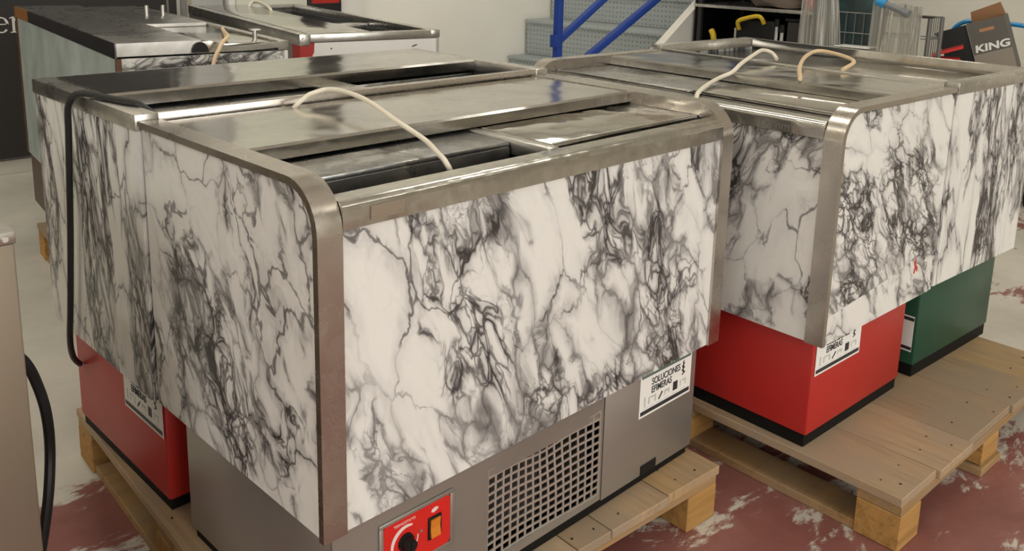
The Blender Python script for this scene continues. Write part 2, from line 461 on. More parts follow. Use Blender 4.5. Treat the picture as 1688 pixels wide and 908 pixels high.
def add_sticker(parent, Mx, w, h):
    """Mx maps (u to the right, v up, n out of the face) to the cooler's coordinates"""
    st = MB().box(0, w, 0, h, 0, 0.0006, M=Mx).build('sticker', M_PAPER, parent, smooth=0, label='white sticker with company name and small product pictures')
    e = 0.0006
    MB().box(.004, w - .004, h - .013, h - .004, e, e + .0004, M=Mx).build('green_stripe', M_INKGREEN, st, smooth=0)
    MB().box(.004, w - .004, .005, .014, e, e + .0004, M=Mx).build('black_stripe', M_INK, st, smooth=0)
    Mt = Mx @ Matrix.Translation((w * .21, h * .65, e + .0004))
    text_mesh('lettering', 'SOLUCIONES', .0215, M_INK, st, Mt, sx=.80, bold=.0002)
    Mt = Mx @ Matrix.Translation((w * .21, h * .465, e + .0004))
    text_mesh('lettering', 'EFIMERAS', .0215, M_INK, st, Mt, sx=.80, bold=.0002)
    # tall zigzag emblem at the upper right
    em_ = MB()
    ex, ey, s = w * .80, h * .50, h * .0085
    zig = [(6, 0), (0, 1), (5, 5), (3, 11), (-1, 14), (4, 17), (2, 22), (0, 25), (4, 28), (3, 36), (8, 40), (7, 33), (11, 30), (7, 27), (8, 22), (12, 19), (7, 16), (7, 12), (12, 7), (10, 2), (8, 5)]
    em_.prism([(ex + a * s * 1.3, ey + b_ * s) for a, b_ in zig], e, e + .0004, 'z', M=Mx)
    em_.build('emblem', M_INK, st, smooth=0)
    g = MB()
    for (a, b_, c, d) in [(.08, .22, .11, .44), (.16, .24, .19, .40), (.20, .36, .27, .40), (.28, .24, .31, .40), (.47, .32, .57, .37), (.47, .26, .49, .33), (.55, .26, .57, .33), (.78, .26, .80, .40), (.82, .36, .88, .40), (.88, .26, .90, .40)]:
        g.box(a * w, c * w, b_ * h, d * h, e, e + .0003, M=Mx)
    for a in (.06, .18, .32, .46, .62, .78):
        g.box(a * w, (a + .11) * w, .175 * h, .185 * h, e, e + .0003, M=Mx)
    g.build('product_pictures', M_INKGREY, st, smooth=0)
    d = MB().prism([(.35 * w, .24 * h), (.37 * w, .22 * h), (.44 * w, .36 * h), (.42 * w, .39 * h)], e, e + .0004, 'z', M=Mx)
    d.build('dark_picture', M_INK, st, smooth=0)
    MB().box(.64 * w, .73 * w, .24 * h, .44 * h, e, e + .0004, M=Mx).build('dark_picture', M_INK, st, smooth=0)
    return st

FRONT = lambda x, z, y: Matrix(((1, 0, 0, x), (0, 0, -1, y), (0, 1, 0, z), (0, 0, 0, 1)))          # u=+x, v=+z, n=-y
LEFTF = lambda x, y, z: Matrix(((0, 0, -1, x), (-1, 0, 0, y), (0, 1, 0, z), (0, 0, 0, 1)))         # u=-y, v=+z, n=-x
RIGHTF = lambda x, y, z: Matrix(((0, 0, 1, x), (1, 0, 0, y), (0, 1, 0, z), (0, 0, 0, 1)))          # u=+y, v=+z, n=+x

def tub(parent, x0, x1, y0, y1, zt, zb):
    t = MB()
    th = .012
    t.box(x0, x1, y0, y0 + th, zb, zt).box(x0, x1, y1 - th, y1, zb, zt)
    t.box(x0, x0 + th, y0 + th, y1 - th, zb, zt).box(x1 - th, x1, y0 + th, y1 - th, zb, zt)
    t.box(x0, x1, y0, y1, zb - .012, zb)
    return t.build('inner_tub', M_TUB, parent, smooth=0)

def rounded_cooler(root, L, D, H, zb, w, R, hr, mats, cover_y, lids):
    mf, ml, mr_ = mats
    rt = H - .031                                                    # top of the front rail
    # end caps: wrap-around stainless strips with a rounded front corner
    for x0, x1, xi in ((0, w, w - .004), (L - w, L, L - w)):
        e = MB()
        o = arc_profile(D, H, zb, R)
        i = arc_profile(D, H, zb, R, .012)
        e.prism(o + i[::-1], x0, x1)
        web = [p for p in arc_profile(D, H, rt - .05, R, .0119)] + [(D, rt - .05)]
        e.prism(web, xi, xi + .004)
        e.build('end_trim', M_POST, root, smooth=30)
    # marble wrapped panels
    for x0, x1, mm in ((.005, .015, ml), (L - .015, L - .005, mr_)):
        p = arc_profile(D, H - .002, zb, R, .0125)
        MB().prism(p + [(D, zb)], x0, x1).build('side_panel', mm, root, smooth=0)
    MB().box(w, L - w, .006, .014, zb, hr + .02).build('front_panel', mf, root, smooth=0)
    MB().box(.015, L - .015, D - .012, D, zb, H - .015).build('back_panel', M_BASE, root, smooth=0)
    MB().box(.016, L - .016, .015, D - .012, zb + .004, zb + .014).build('body_underside', M_BASE, root, smooth=0)
    # front rail with a rounded nose
    r = .013
    prof = [(.045, rt - .012), (.045, rt)]
    for k in range(7):
        a = PI / 2 + PI / 2 * k / 6
        prof.append((.001 + r + r * math.cos(a), rt - r + r * math.sin(a)))
    prof += [(.001, hr), (.006, hr), (.006, rt - .02), (.02, rt - .012)]
    rail = MB().prism(prof, w + .001, L - w - .001).build('front_rail', M_RAIL, root, smooth=30)
    # tub and runners
    tub(root, w + .001, L - w - .001, .046, D - .013, rt - .01, zb + .03)
    # fixed rear cover with a turned-down lip
    c = MB()
    lip = cover_y
    pr = [(D - .012, H - .002), (lip + .006, H - .002), (lip + .001, H - .006), (lip, H - .026), (lip + .004, H - .026), (lip + .006, H - .009), (D - .012, H - .009)]
    c.prism(pr, w + .0005, L - w - .0005)
    c.build('rear_cover', M_LID, root, smooth=25)
    return rt, rail

def lid_slab(parent, x0, x1, y0, y1, z, mat, th=.012, name='sliding_lid', lip=True):
    o = MB().box(x0, x1, y0, y1, z - th, z, .002).build(name, mat, parent)
    return o

def base_box(root, x0, x1, y0, y1, z0, z1, mat, name='base'):
    return MB().box(x0, x1, y0, y1, z0, z1, .006).build(name, mat, root)

PZ = 0.128
# ---- front marble cooler with the grey steel base
LA, DA, HA, ZB = 1.0295, 0.558, 0.9257, 0.391
MAR_A = marble('marble_front_sheet', rot=-22, scale=1.0, stretch=0.5, seed=1.3, density=.62)
MAR_AS = marble('marble_end_sheet', rot=24, scale=.95, stretch=0.62, seed=4.1, density=.6)
MAR_B = marble('marble_streaked_end_sheet', rot=8, scale=1.3, stretch=0.33, seed=7.7, density=.55)
MAR_C = marble('marble_small_front_sheet', rot=14, scale=.85, stretch=0.6, seed=11.2, density=.5)
MAR_CS = marble('marble_diagonal_end_sheet', rot=-46, scale=1.3, stretch=0.5, seed=16.2, density=.66)
MAR_CP = marble('marble_patch_sheet', rot=-40, scale=1.1, stretch=0.5, seed=33.3, density=.5)
MAR_D = marble('marble_far_end_sheet', rot=-6, scale=1.15, stretch=0.32, seed=19.9, density=.6)

A = thing('bottle_cooler', 'nearest marble chest cooler, grey steel base with mesh grille and red thermostat plate', 'cooler', (0, 0, PZ))
Az = -PZ
def shift(o):
    o.matrix_parent_inverse = Matrix.Translation((0, 0, -PZ)); return o
def build_A(root):
    L, D, H, w = LA, DA, HA, .041
    rt, rail = rounded_cooler(root, L, D, H, ZB, w, .075, .855, (MAR_A, MAR_AS, MAR_AS), .255, None)
    zl = rt + .003
    mid = .50
    # sliding lids: left one pushed back, right one closed
    lid_slab(root, w + .004, mid - .004, .14, D - .1, zl - .004, M_OLD)
    h = MB().box(w + .004, mid - .004, .1385, .1425, zl - .04, zl - .014).build('lid_front_lip', M_STEEL, root)
    lid_slab(root, mid + .03, L - w - .004, .064, D - .1, zl, M_DENT)
    MB().box(mid + .03, L - w - .006, .062, .0665, zl - .001, zl + .003, .001).build('lid_edge', M_STEEL, root)
    MB().box(mid, mid + .028, .046, D - .1, zl - .028, zl - .001, .002).build('lid_divider', M_STEEL, root)
    MB().box(w + .002, L - w - .002, .0465, .0545, zl - .04, zl - .006).build('lid_runner', M_STEEL, root)
    # riveted type plate on the rail
    pl = MB().box(.088, .147, -.0006, .001, .862, .882).build('type_plate', plain('tinted_plate', (.52, .48, .40), .3, 1.0), root)
    for x, z in ((.093, .867), (.117, .865), (.14, .868), (.142, .879)):
        MB().cyl((x, -.0004, z), (x, -.002, z), .0018, n=8).build('rivet', M_STEEL, pl)
    # base shell: sheets with a grille opening
    x0, x1, y0, y1, z0, z1 = .03, .982, .025, .505, .150, ZB + .004
    gx0, gx1, gz0, gz1 = .350, .654, .168, .349
    MB().box(x0, x0 + .006, y0 + .002, y1, z0, z1, .002).build('base_side', M_BASE, root)
    MB().box(x1 - .006, x1, y0 + .002, y1, z0, z1, .002).build('base_side', M_BASE, root)
    MB().box(x0 + .006, x1 - .006, y1 - .006, y1, z0, z1).build('base_back', M_BASE, root, smooth=0)
    fr = MB()
    fr.box(x0, gx0, y0, y0 + .004, z0, z1).box(gx0, gx1, y0, y0 + .004, gz1, z1).box(gx0, gx1, y0, y0 + .004, z0, gz0).box(gx1, .6635, y0, y0 + .004, z0, z1)
    fr.build('base_front_sheet', M_BASE, root, smooth=0)
    MB().box(.6665, x1, y0 - .001, y0 + .004, z0 - .004, z1, .001).build('base_front_door', M_BASE, root)
    # grille: a dented expanded sheet of thin bars
    g = MB()
    nx, nz = 15, 11
    def dent(u, v):
        return .011 * math.exp(-((u - .62) ** 2) / .07) * math.exp(-((v - 1.0) ** 2) / .22) + .003 * math.sin(u * 5)
    def pt(u, v, drop=True):
        z = gz0 + v * (gz1 - gz0)
        if drop: z -= .016 * v * math.exp(-((u - .52) ** 2) / .05)
        return Vector((gx0 + u * (gx1 - gx0), y0 + .001 + dent(u, v), z))
    t = .0024
    def strip(ps, dx, dz):
        prev = None
        for p in ps:
            q = [g.bm.verts.new(p + Vector((sx * dx, sy, sz * dz))) for sx, sy, sz in ((-1, 0, -1), (1, 0, 1), (1, .002, 1), (-1, .002, -1))]
            if prev:
                for k in range(4):
                    g.bm.faces.new((prev[k], prev[(k + 1) % 4], q[(k + 1) % 4], q[k]))
            prev = q
    for i in range(nx + 1):
        strip([pt(i / nx, v / 12) for v in range(13)], t, 0)
    for j in range(nz + 1):
        strip([pt(u / 30, j / nz) for u in range(31)], 0, t)
    g.build('grille', plain('grille_steel', (.60, .565, .51), .4, .75), root, smooth=0, label='dented grey mesh grille')
    MB().box(gx0, gx1, y0 + .002, y0 + .0035, gz1 - .016, gz1).build('grille_top_strip', M_BASE, root, smooth=0)
    cav = MB().box(gx0 - .02, gx1 + .02, y0 + .05, y0 + .06, z0, z1 - .01).build('condenser', plain('dark_condenser', (.035, .03, .026), .7, 0, .5, 60.0), root, smooth=0)
    fins = MB()
    for i in range(34):
        fins.box(gx0 + .18 + i * .0034, gx0 + .181 + i * .0034, y0 + .044, y0 + .05, z0, z1 - .02)
    fins.build('condenser_fins', plain('fin_metal', (.10, .085, .07), .5, .6), root, smooth=0, kind='stuff')
    # red thermostat plate in a pressed recess
    cx0, cx1, cz0, cz1 = .122, .260, .258, .3475
    yb = y0 - .0005
    rim = MB()
    rim.box(cx0 - .008, cx1 + .008, yb - .003, yb, cz1, cz1 + .007, .001).box(cx0 - .008, cx1 + .008, yb - .003, yb, cz0 - .007, cz0, .001)
    rim.box(cx0 - .008, cx0, yb - .003, yb, cz0, cz1, .001).box(cx1, cx1 + .009, yb - .003, yb, cz0, cz1, .001)
    rim.build('control_rim', M_BASE, root)
    pts = []
    for (qx, qz, a0) in ((cx1 - .008, cz0 + .008, -90), (cx1 - .008, cz1 - .008, 0), (cx0 + .008, cz1 - .008, 90), (cx0 + .008, cz0 + .008, 180)):
        for k in range(5):
            a = math.radians(a0 + 22.5 * k)
            pts.append((qx + .008 * math.cos(a), qz + .008 * math.sin(a)))
    cp = MB().prism(pts, yb - .0015, yb, 'y').build('control_plate', M_REDPANEL, root, smooth=0, label='red thermostat plate')
    kx, kz = .1665, .303
    kb = MB().cyl((kx, yb - .0015, kz), (kx, yb - .006, kz), .0155, .0145, 24).cyl((kx, yb - .006, kz), (kx, yb - .019, kz), .0115, .0105, 24)
    kb.box(kx - .0025, kx + .0025, yb - .0205, yb - .0185, kz - .009, kz + .009)
    kb.build('knob', M_BLACK, cp)
    arc = MB()
    poly = []
    for k in range(17):
        a = math.radians(205 - k * (205 - 62) / 16); poly.append((kx + .030 * math.cos(a), kz + .030 * math.sin(a)))
    for k in range(16, -1, -1):
        a = math.radians(205 - k * (205 - 62) / 16); rr = .0268 - .004 * math.sin(PI * k / 16); poly.append((kx + rr * math.cos(a), kz + rr * math.sin(a)))
    arc.prism(poly, yb - .0019, yb - .0014, 'y')
    poly = []
    for k in range(9):
        a = math.radians(5 - k * 45 / 8); poly.append((kx + .026 * math.cos(a), kz + .026 * math.sin(a)))
    for k in range(8, -1, -1):
        a = math.radians(5 - k * 45 / 8); poly.append((kx + .0235 * math.cos(a), kz + .0235 * math.sin(a)))
    arc.prism(poly, yb - .0019, yb - .0014, 'y')
    arc.build('dial_scale', M_PRINTW, cp, smooth=0)
    MB().cyl((kx + .031, yb - .0014, kz + .005), (kx + .031, yb - .003, kz + .005), .0028, n=12).build('screw', M_BASE, cp)
    text_mesh('lettering', 'TERMOSTATO', .0068, M_PRINTW, cp, FRONT(kx - .024, cz1 - .0115, yb - .0015), sx=1.0)
    sw = MB()
    sx0, sx1, sz0, sz1 = .212, .240, .282, .3225
    sw.box(sx0, sx1, yb - .004, yb - .001, sz0, sz1, .001)
    sw.build('switch_frame', M_BLACK, cp)
    MB().prism([(yb - .0042, sz0 + .004), (yb - .0075, sz0 + .004), (yb - .0048, .5 * (sz0 + sz1)), (yb - .0065, sz1 - .004), (yb - .0042, sz1 - .004)], sx0 + .004, sx1 - .004).build('rocker_switch', M_ORANGE, cp, smooth=0)
    ic = MB().prism([(.219, .331), (.225, .3285), (.233, .3315), (.2345, .335), (.228, .3375), (.221, .335)], yb - .0019, yb - .0014, 'y')
    ic.build('print_mark', M_PRINTW, cp, smooth=0)
    add_sticker(root, FRONT(.779, .283, y0 - .0012), .184, .101)
    # feet and the dark gap under the base
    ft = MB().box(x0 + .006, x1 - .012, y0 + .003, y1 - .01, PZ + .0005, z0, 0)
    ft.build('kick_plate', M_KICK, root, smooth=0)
    MB().box(.795, .85, y0 - .0018, y0 - .001, .146, .168).build('cable_hole', M_BLACK, root, smooth=0)
build_A(A)

# ---- square-topped cooler behind it, red base
LB, DB, HB = 1.048, 0.535, 0.937
B = thing('bottle_cooler', 'flat-topped marble chest cooler with red base, black cable hanging over its left end', 'cooler', (0, 0, PZ))
def square_cooler(root, ox, oy, L, D, H, zb, marbles, base_mat, rail=.036, cover_from=.24, rim_mat=None, rim_z=.03, cover_drop=.0, base_in=(.03, .045, .04, .03), kick=True):
    """flat frame top; cover over the rear part, lids in front"""
    ml, mf, mr_ = marbles
    x0, x1, y0, y1 = ox, ox + L, oy, oy + D
    rim_mat = rim_mat or M_STEEL
    f = MB()
    f.box(x0 - .004, x0 + rail, y0, y1, H - rim_z, H, .002)
    f.build('top_frame_side', rim_mat, root)
    f = MB(); f.box(x1 - rail, x1 + .004, y0, y1, H - rim_z, H, .002); f.build('top_frame_side', rim_mat, root)
    f = MB(); f.box(x0 + rail, x1 - rail, y0, y0 + .022, H - rim_z, H, .002); f.build('top_frame_front', M_POST, root)
    f = MB(); f.box(x0 + rail, x1 - rail, y1 - .022, y1, H - rim_z, H, .002); f.build('top_frame_back', M_STEEL, root)
    MB().box(x0, x0 + .01, y0 + .002, y1 - .002, zb, H - rim_z).build('side_panel', ml, root, smooth=0)
    MB().box(x1 - .01, x1, y0 + .002, y1 - .002, zb, H - rim_z).build('side_panel', mr_, root, smooth=0)
    MB().box(x0 + .01, x1 - .01, y0 + .004, y0 + .012, zb, H - rim_z).build('front_panel', mf, root, smooth=0)
    MB().box(x0 + .01, x1 - .01, y1 - .012, y1 - .004, zb, H - rim_z).build('back_panel', M_WHITE, root, smooth=0)
    MB().box(x0 + .01, x1 - .01, y0 + .012, y1 - .012, zb + .004, zb + .014).build('body_underside', M_BASE, root, smooth=0)
    tub(root, x0 + .02, x1 - .02, y0 + .023, y1 - .023, H - rim_z - .001, zb + .03)

square_cooler(B, 0, .565, LB, DB, HB, .391, (MAR_B, MAR_B, MAR_B), M_RED, rail=.038)
def build_B(root):
    L, H = LB, HB
    c = MB()
    lip = .795
    c.prism([(1.078, H + .002), (lip + .005, H + .002), (lip, H - .003), (lip, H - .026), (lip + .004, H - .026), (lip + .006, H - .006), (1.078, H - .006)], .0385, L - .0385)
    c.build('rear_cover', M_LID, root, smooth=25)
    lid_slab(root, .042, .50, .60, .93, H - .034, M_OLD)
    MB().box(.042, .50, .6, .606, H - .033, H - .022, .001).build('lid_edge', M_STEEL, root)
    MB().box(.505, .585, .588, .93, H - .04, H - .022, .002).build('lid_divider', M_STEEL, root)
    MB().box(.59, L - .042, .80, .93, H - .06, H - .034, .002).build('sliding_lid', M_OLD, root)
    MB().box(.59, L - .042, .588, .603, H - .05, H - .03, .001).build('lid_runner', M_STEEL, root)
    base_box(root, .03, L - .05, .597, 1.065, .152, .391 + .003, M_RED)
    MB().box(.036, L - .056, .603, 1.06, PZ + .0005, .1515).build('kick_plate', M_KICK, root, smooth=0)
    add_sticker(root, LEFTF(.0285, .787, .286), .184, .101)
build_B(B)

# ---- right cooler, seen from its end, red base
CX, CY, CA = 1.18999, 0.77337, -0.05102 - PI / 2
C_ = thing('bottle_cooler', 'red-based marble chest cooler on the right pallet, its rounded steel corner nearest', 'cooler', (CX, CY, PZ), CA)
def build_C(root):
    L, D, H, w = .963, .548, .927, .0436
    zb = .403
    rt, rail = rounded_cooler(root, L, D, H, zb, w, .075, .859, (MAR_C, MAR_C, MAR_CS), .30, None)
    zl = rt + .003
    lid_slab(root, w + .004, .505, .075, D - .1, zl - .001, M_OLD)
    lid_slab(root, .515, L - w - .004, .085, D - .1, zl + .001, M_LID)
    MB().box(w + .006, .505, .0735, .0775, zl - .002, zl + .002, .001).build('lid_edge', M_STEEL, root)
    MB().box(.515, L - w - .006, .0835, .0875, zl, zl + .004, .001).build('lid_edge', M_STEEL, root)
    MB().box(w + .002, L - w - .002, .0465, .0545, zl - .02, zl - .004).build('lid_runner', M_STEEL, root)
    MB().box(w + .002, L - w - .002, .060, .066, zl - .02, zl - .003).build('lid_runner', M_STEEL, root)
    base_box(root, .03, L - .04, .042, .50, .158, zb + .003, M_RED)
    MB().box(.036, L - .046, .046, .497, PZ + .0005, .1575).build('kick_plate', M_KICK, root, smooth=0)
    add_sticker(root, RIGHTF(L - .0385, .052, .304), .205, .098)
    MB().prism([(.0135, zb - .001), (.0135, zb + .062), (.30, zb + .088), (.455, zb + .112), (.475, zb + .095), (.535, zb + .085), (.535, zb - .001)], L - .005, L - .0046).build('film_patch', MAR_CP, root, smooth=0, label='patch of marble film along the lower edge')
    # small red drain tap under the front
    tp = MB().cyl((.585, .042, .345), (.585, .02, .345), .006, n=12).box(.565, .605, .014, .021, .341, .349, .002).box(.581, .589, .012, .022, .325, .345, .002)
    tp.build('drain_tap', M_RED, root)
    # pressed maker lettering in the rail
    text_mesh('pressed_lettering', 'Damm', .027, plain('rail_shadow_steel', (.17, .16, .14), .5, .2), rail, FRONT(.762, .8635, .0003), sx=1.05, ext=.0003)
    # small red flag-like tag stuck to the end panel
    tg = MB()
    tg.prism([(.428, .500), (.437, .513), (.441, .494), (.452, .484), (.450, .472), (.441, .482), (.436, .470), (.429, .474), (.434, .487)], L - .0046, L - .0041, 'x')
    tg.build('red_mark', plain('red_ink', (.5, .04, .02), .5), root, smooth=0)
build_C(C_)

# ---- cooler behind it, green base
ca, sa = math.cos(-0.05102), math.sin(-0.05102)
def cframe(fx, fy):
    return (1.14088 + ca * fx - sa * fy, -0.18835 + sa * fx + ca * fy)
DX, DY = cframe(.592, .985)
DANG = CA - .028
D_ = thing('bottle_cooler', 'marble chest cooler with dark green base and raised steel rim, behind the right cooler', 'cooler', (DX, DY, PZ), DANG)
def build_D(root):
    L, D, H, zb = .985, .498, .938, .411
    x0, x1 = 0, L
    for a, b in ((-.003, .036), (L - .036, L + .003)):
        MB().box(a, b, -.012, D, H - .03, H, .002).build('top_frame_side', M_STEEL, root)
    MB().box(.036, L - .036, D - .012, D, H - .075, H, .002).build('top_frame_back', M_LID, root)
    MB().box(.036, L - .036, -.012, .004, H - .04, H - .010, .002).build('top_frame_front', M_STEEL, root)
    MB().box(0, .01, 0, D - .002, zb, H - .03).build('side_panel', MAR_D, root, smooth=0)
    MB().box(L - .01, L, -.0155, D - .002, zb, H - .03).build('side_panel', MAR_D, root, smooth=0)
    MB().box(.01, L - .01, D - .012, D - .002, zb, H - .03).build('back_panel', M_WHITE, root, smooth=0)
    MB().box(.01, L - .01, 0.004, .012, zb, H - .03).build('front_panel', M_BASE, root, smooth=0)
    MB().box(.011, L - .011, .013, D - .013, zb + .004, zb + .014).build('body_underside', M_BASE, root, smooth=0)
    MB().box(.037, L - .037, .005, D - .013, H - .050, H - .038, .002).build('recessed_cover', M_LID, root)
    MB().box(.037, L - .037, .0045, .012, H - .037, H - .012, .001).build('cover_ridge', M_STEEL, root)
    g = base_box(root, .04, L - .042, .02, .488, .162, zb + .003, M_GREEN)
    MB().box(.046, L - .046, .026, .482, PZ + .0005, .1615).build('kick_plate', M_KICK, root, smooth=0)
    # sticker on the dark front of its base, seen in the gap
    MB().box(.75, .935, 0.0188, 0.0196, .20, .30).build('sticker', M_PAPER, root, smooth=0)
    MB().box(.75, .935, 0.0180, 0.0187, .205, .214).build('sticker_stripe', M_INK, root, smooth=0)
    MB().box(.75, .935, 0.0180, 0.0187, .287, .296).build('sticker_stripe', M_INK, root, smooth=0)
build_D(D_)

# every cooler sits at z = PZ (its base point) while parts were drawn from the floor up
for r in (A, B, C_, D_):
    for o in list(bpy.data.objects):
        if o.parent == r:
            o.location = (0, 0, -PZ)

# ------------------------------------------------------------------ pallets
def pallet(label, loc, rz, Lx, Ly, seps, front_left=True):
    """loc = near corner on the floor; boards run along local y"""
    root = thing('wooden_pallet', label, 'pallet', loc, rz)
    e = [0] + seps + [Lx]
    for i, (a, b) in enumerate(zip(e, e[1:])):
        dy = random.uniform(-.006, .006)
        dz = random.uniform(-.0015, 0)
        MB().box(a + .0015, b - .0015, 0 + dy, Ly + dy, PZ - .022, PZ - .0005 + dz, .0015, 1).build('plank', M_PLANK2 if i in (len(e) - 2,) else M_PLANK, root, smooth=0)
    for y in (0.004, Ly / 2 - .05, Ly - .104):
        MB().box(.004, Lx - .004, y, y + .10, PZ - .044, PZ - .0225, .0015, 1).build('stringer', M_STRINGER, root, smooth=0)
    for k, x in enumerate((.002, Lx / 2 - .05, Lx - .102)):
        if k == 1:
            MB().box(x - .012, x + .112, -.004, Ly, 0.0005, .02, .0015, 1).build('bottom_board', M_STRINGER, root, smooth=0)
        else:
            MB().box(x + .006, x + .10, .105, Ly - .105, 0.0005, .022, .0015, 1).build('bottom_board', M_STRINGER, root, smooth=0)
        for y in (0.003, Ly / 2 - .05, Ly - .103):
            foot = 0.0005 if k != 1 and abs(y - Ly / 2 + .05) > .01 else .0225
            MB().box(x + .001, x + .10 - .001, y, y + .10, foot, PZ - .0445, .002, 1).build('block', M_BLOCK, root, smooth=0)
    nl = MB()
    for i, (a, b) in enumerate(zip(e, e[1:])):
        for y in (.03, .075, Ly / 2, Ly - .05):
            for f in (.25, .7):
                x = a + (b - a) * f + random.uniform(-.012, .012); yy = y + random.uniform(-.012, .012)
                if random.random() < .72:
                    nl.cyl((x, yy, PZ - .003), (x, yy, PZ + .0002), random.uniform(.0018, .003), n=6)
    nl.build('nail_heads', M_NAIL, root, smooth=0, kind='stuff')
    return root
# near pallet: its near right corner is the anchor, x runs back to the left
c1, s1 = math.cos(-.066), math.sin(-.066)
P1 = (0.9853 - c1 * 1.02 + 0.0, -0.0539 - s1 * 1.02)
pallet('wooden pallet under the two coolers on the left, its plank ends below the grille', (P1[0], P1[1], 0), -.066, 1.02, 1.135, [.11, .285, .40, .572, .665, .842])
pallet('wooden pallet under the right pair of coolers, broad bare planks towards the viewer', (1.1553, -0.392, 0), -.0404, 1.0, 1.18, [.172, .355, .615, .805])

# ------------------------------------------------------------------ pair of coolers at the back left
def build_E():
    a = math.radians(-7.5)
    root = thing('bottle_cooler', 'old bare zinc-sided chest cooler with marble front and dark cover, back left', 'cooler', (.319, 1.463, PZ), a)
    L, D, H, zb = .487, 1.52, .96, .37
    def b(*q, name, mat, bev=0, **kw): return MB().box(*q, bev).build(name, mat, root, smooth=35 if bev else 0, **kw)
    b(0, .012, 0.012, D, zb, H - .042, name='side_panel', mat=M_TEAL, label='bare grey-green zinc side')
    b(-.002, .012, -.002, .012, zb, H - .042, name='corner_strip', mat=M_RUST)
    b(-.003, .014, D - .03, D + .002, zb, H - .042, name='corner_strip', mat=M_RUST)
    b(L - .012, L, 0, D, zb, H - .042, name='side_panel', mat=M_WHITE)
    b(.012, L - .012, -.002, .010, zb, H - .042, name='front_panel', mat=marble('marble_back_cooler_sheet', rot=75, scale=1.1, stretch=.55, seed=23.0, density=.45))
    b(.012, L - .012, D - .012, D, zb, H - .042, name='back_panel', mat=M_WHITE)
    b(.013, L - .013, .013, D - .013, zb, zb + .012, name='body_underside', mat=M_BASE)
    b(-.004, .0, -.003, D - .28, H - .042, H, name='side_trim', mat=M_DARKTRIM)
    b(-.004, .0, D - .278, D, H - .042, H, name='side_trim', mat=M_TAPE, label='brown taped end of the trim')
    # front trim, buckled in the middle
    b(0, .225, -.004, .0, H - .036, H, name='front_trim', mat=M_STEEL)
    f = MB().prism([(.225, H - .036), (.225, H - .005), (.25, H - .002), (.285, H - .012), (.31, H - .022), (.36, H - .020), (L, H - .012), (L, H - .03), (.36, H - .036)], -.006, 0, 'y')
    f.build('front_trim', M_RAIL, root, smooth=0, label='buckled part of the front trim')
    cl = MB()
    ring = [(.222 + .024 * math.cos(PI * k / 8), H - .034 + .03 * math.sin(PI * k / 8)) for k in range(9)]
    cl.prism(ring, -.012, -.0065, 'y'); cl.build('torn_trim_hole', M_BLACK, root, smooth=0)
    b(.0005, .232, .0, D - .002, H - .010, H, name='flat_cover', mat=M_OLD, bev=.002)
    b(.2325, .455, .62, D - .004, H - .022, H - .008, name='sliding_lid', mat=M_OLD, bev=.002)
    b(.2325, .455, .05, .615, H - .032, H - .018, name='sliding_lid', mat=M_LID, bev=.002)
    b(.2325, .452, .612, .619, H - .017, H - .006, name='lid_edge', mat=M_STEEL)
    b(.457, L, 0, D, H - .040, H - .012, name='side_runner', mat=M_STEEL, bev=.002)
    MB().cyl((.425, .10, H - .018), (.425, .10, H + .012), .007, n=12).box(.41, .44, .09, .11, H + .012, H + .016).build('lid_knob', M_STEEL, root)
    MB().cyl((.42, 1.0, H - .008), (.42, 1.0, H + .03), .008, n=12).build('lid_knob', M_STEEL, root)
    MB().cyl((.36, 1.0, H - .008), (.36, 1.0, H + .03), .008, n=12).build('lid_knob', M_STEEL, root)
    b(.008, L - .03, .05, D - .012, .16, zb - .001, name='base', mat=plain('dark_brown_base', (.10, .065, .045), .5))
    b(.03, L - .04, .06, D - .04, PZ + .0005, .1595, name='kick_plate', mat=M_KICK)
    for o in root.children: o.location = (0, 0, -PZ)
    return root
E_ = build_E()
pallet('wooden pallet under the zinc-sided cooler at the back left', (.296, 1.52, 0), math.radians(-7.5), .60, 1.22, [.15, .30, .45])

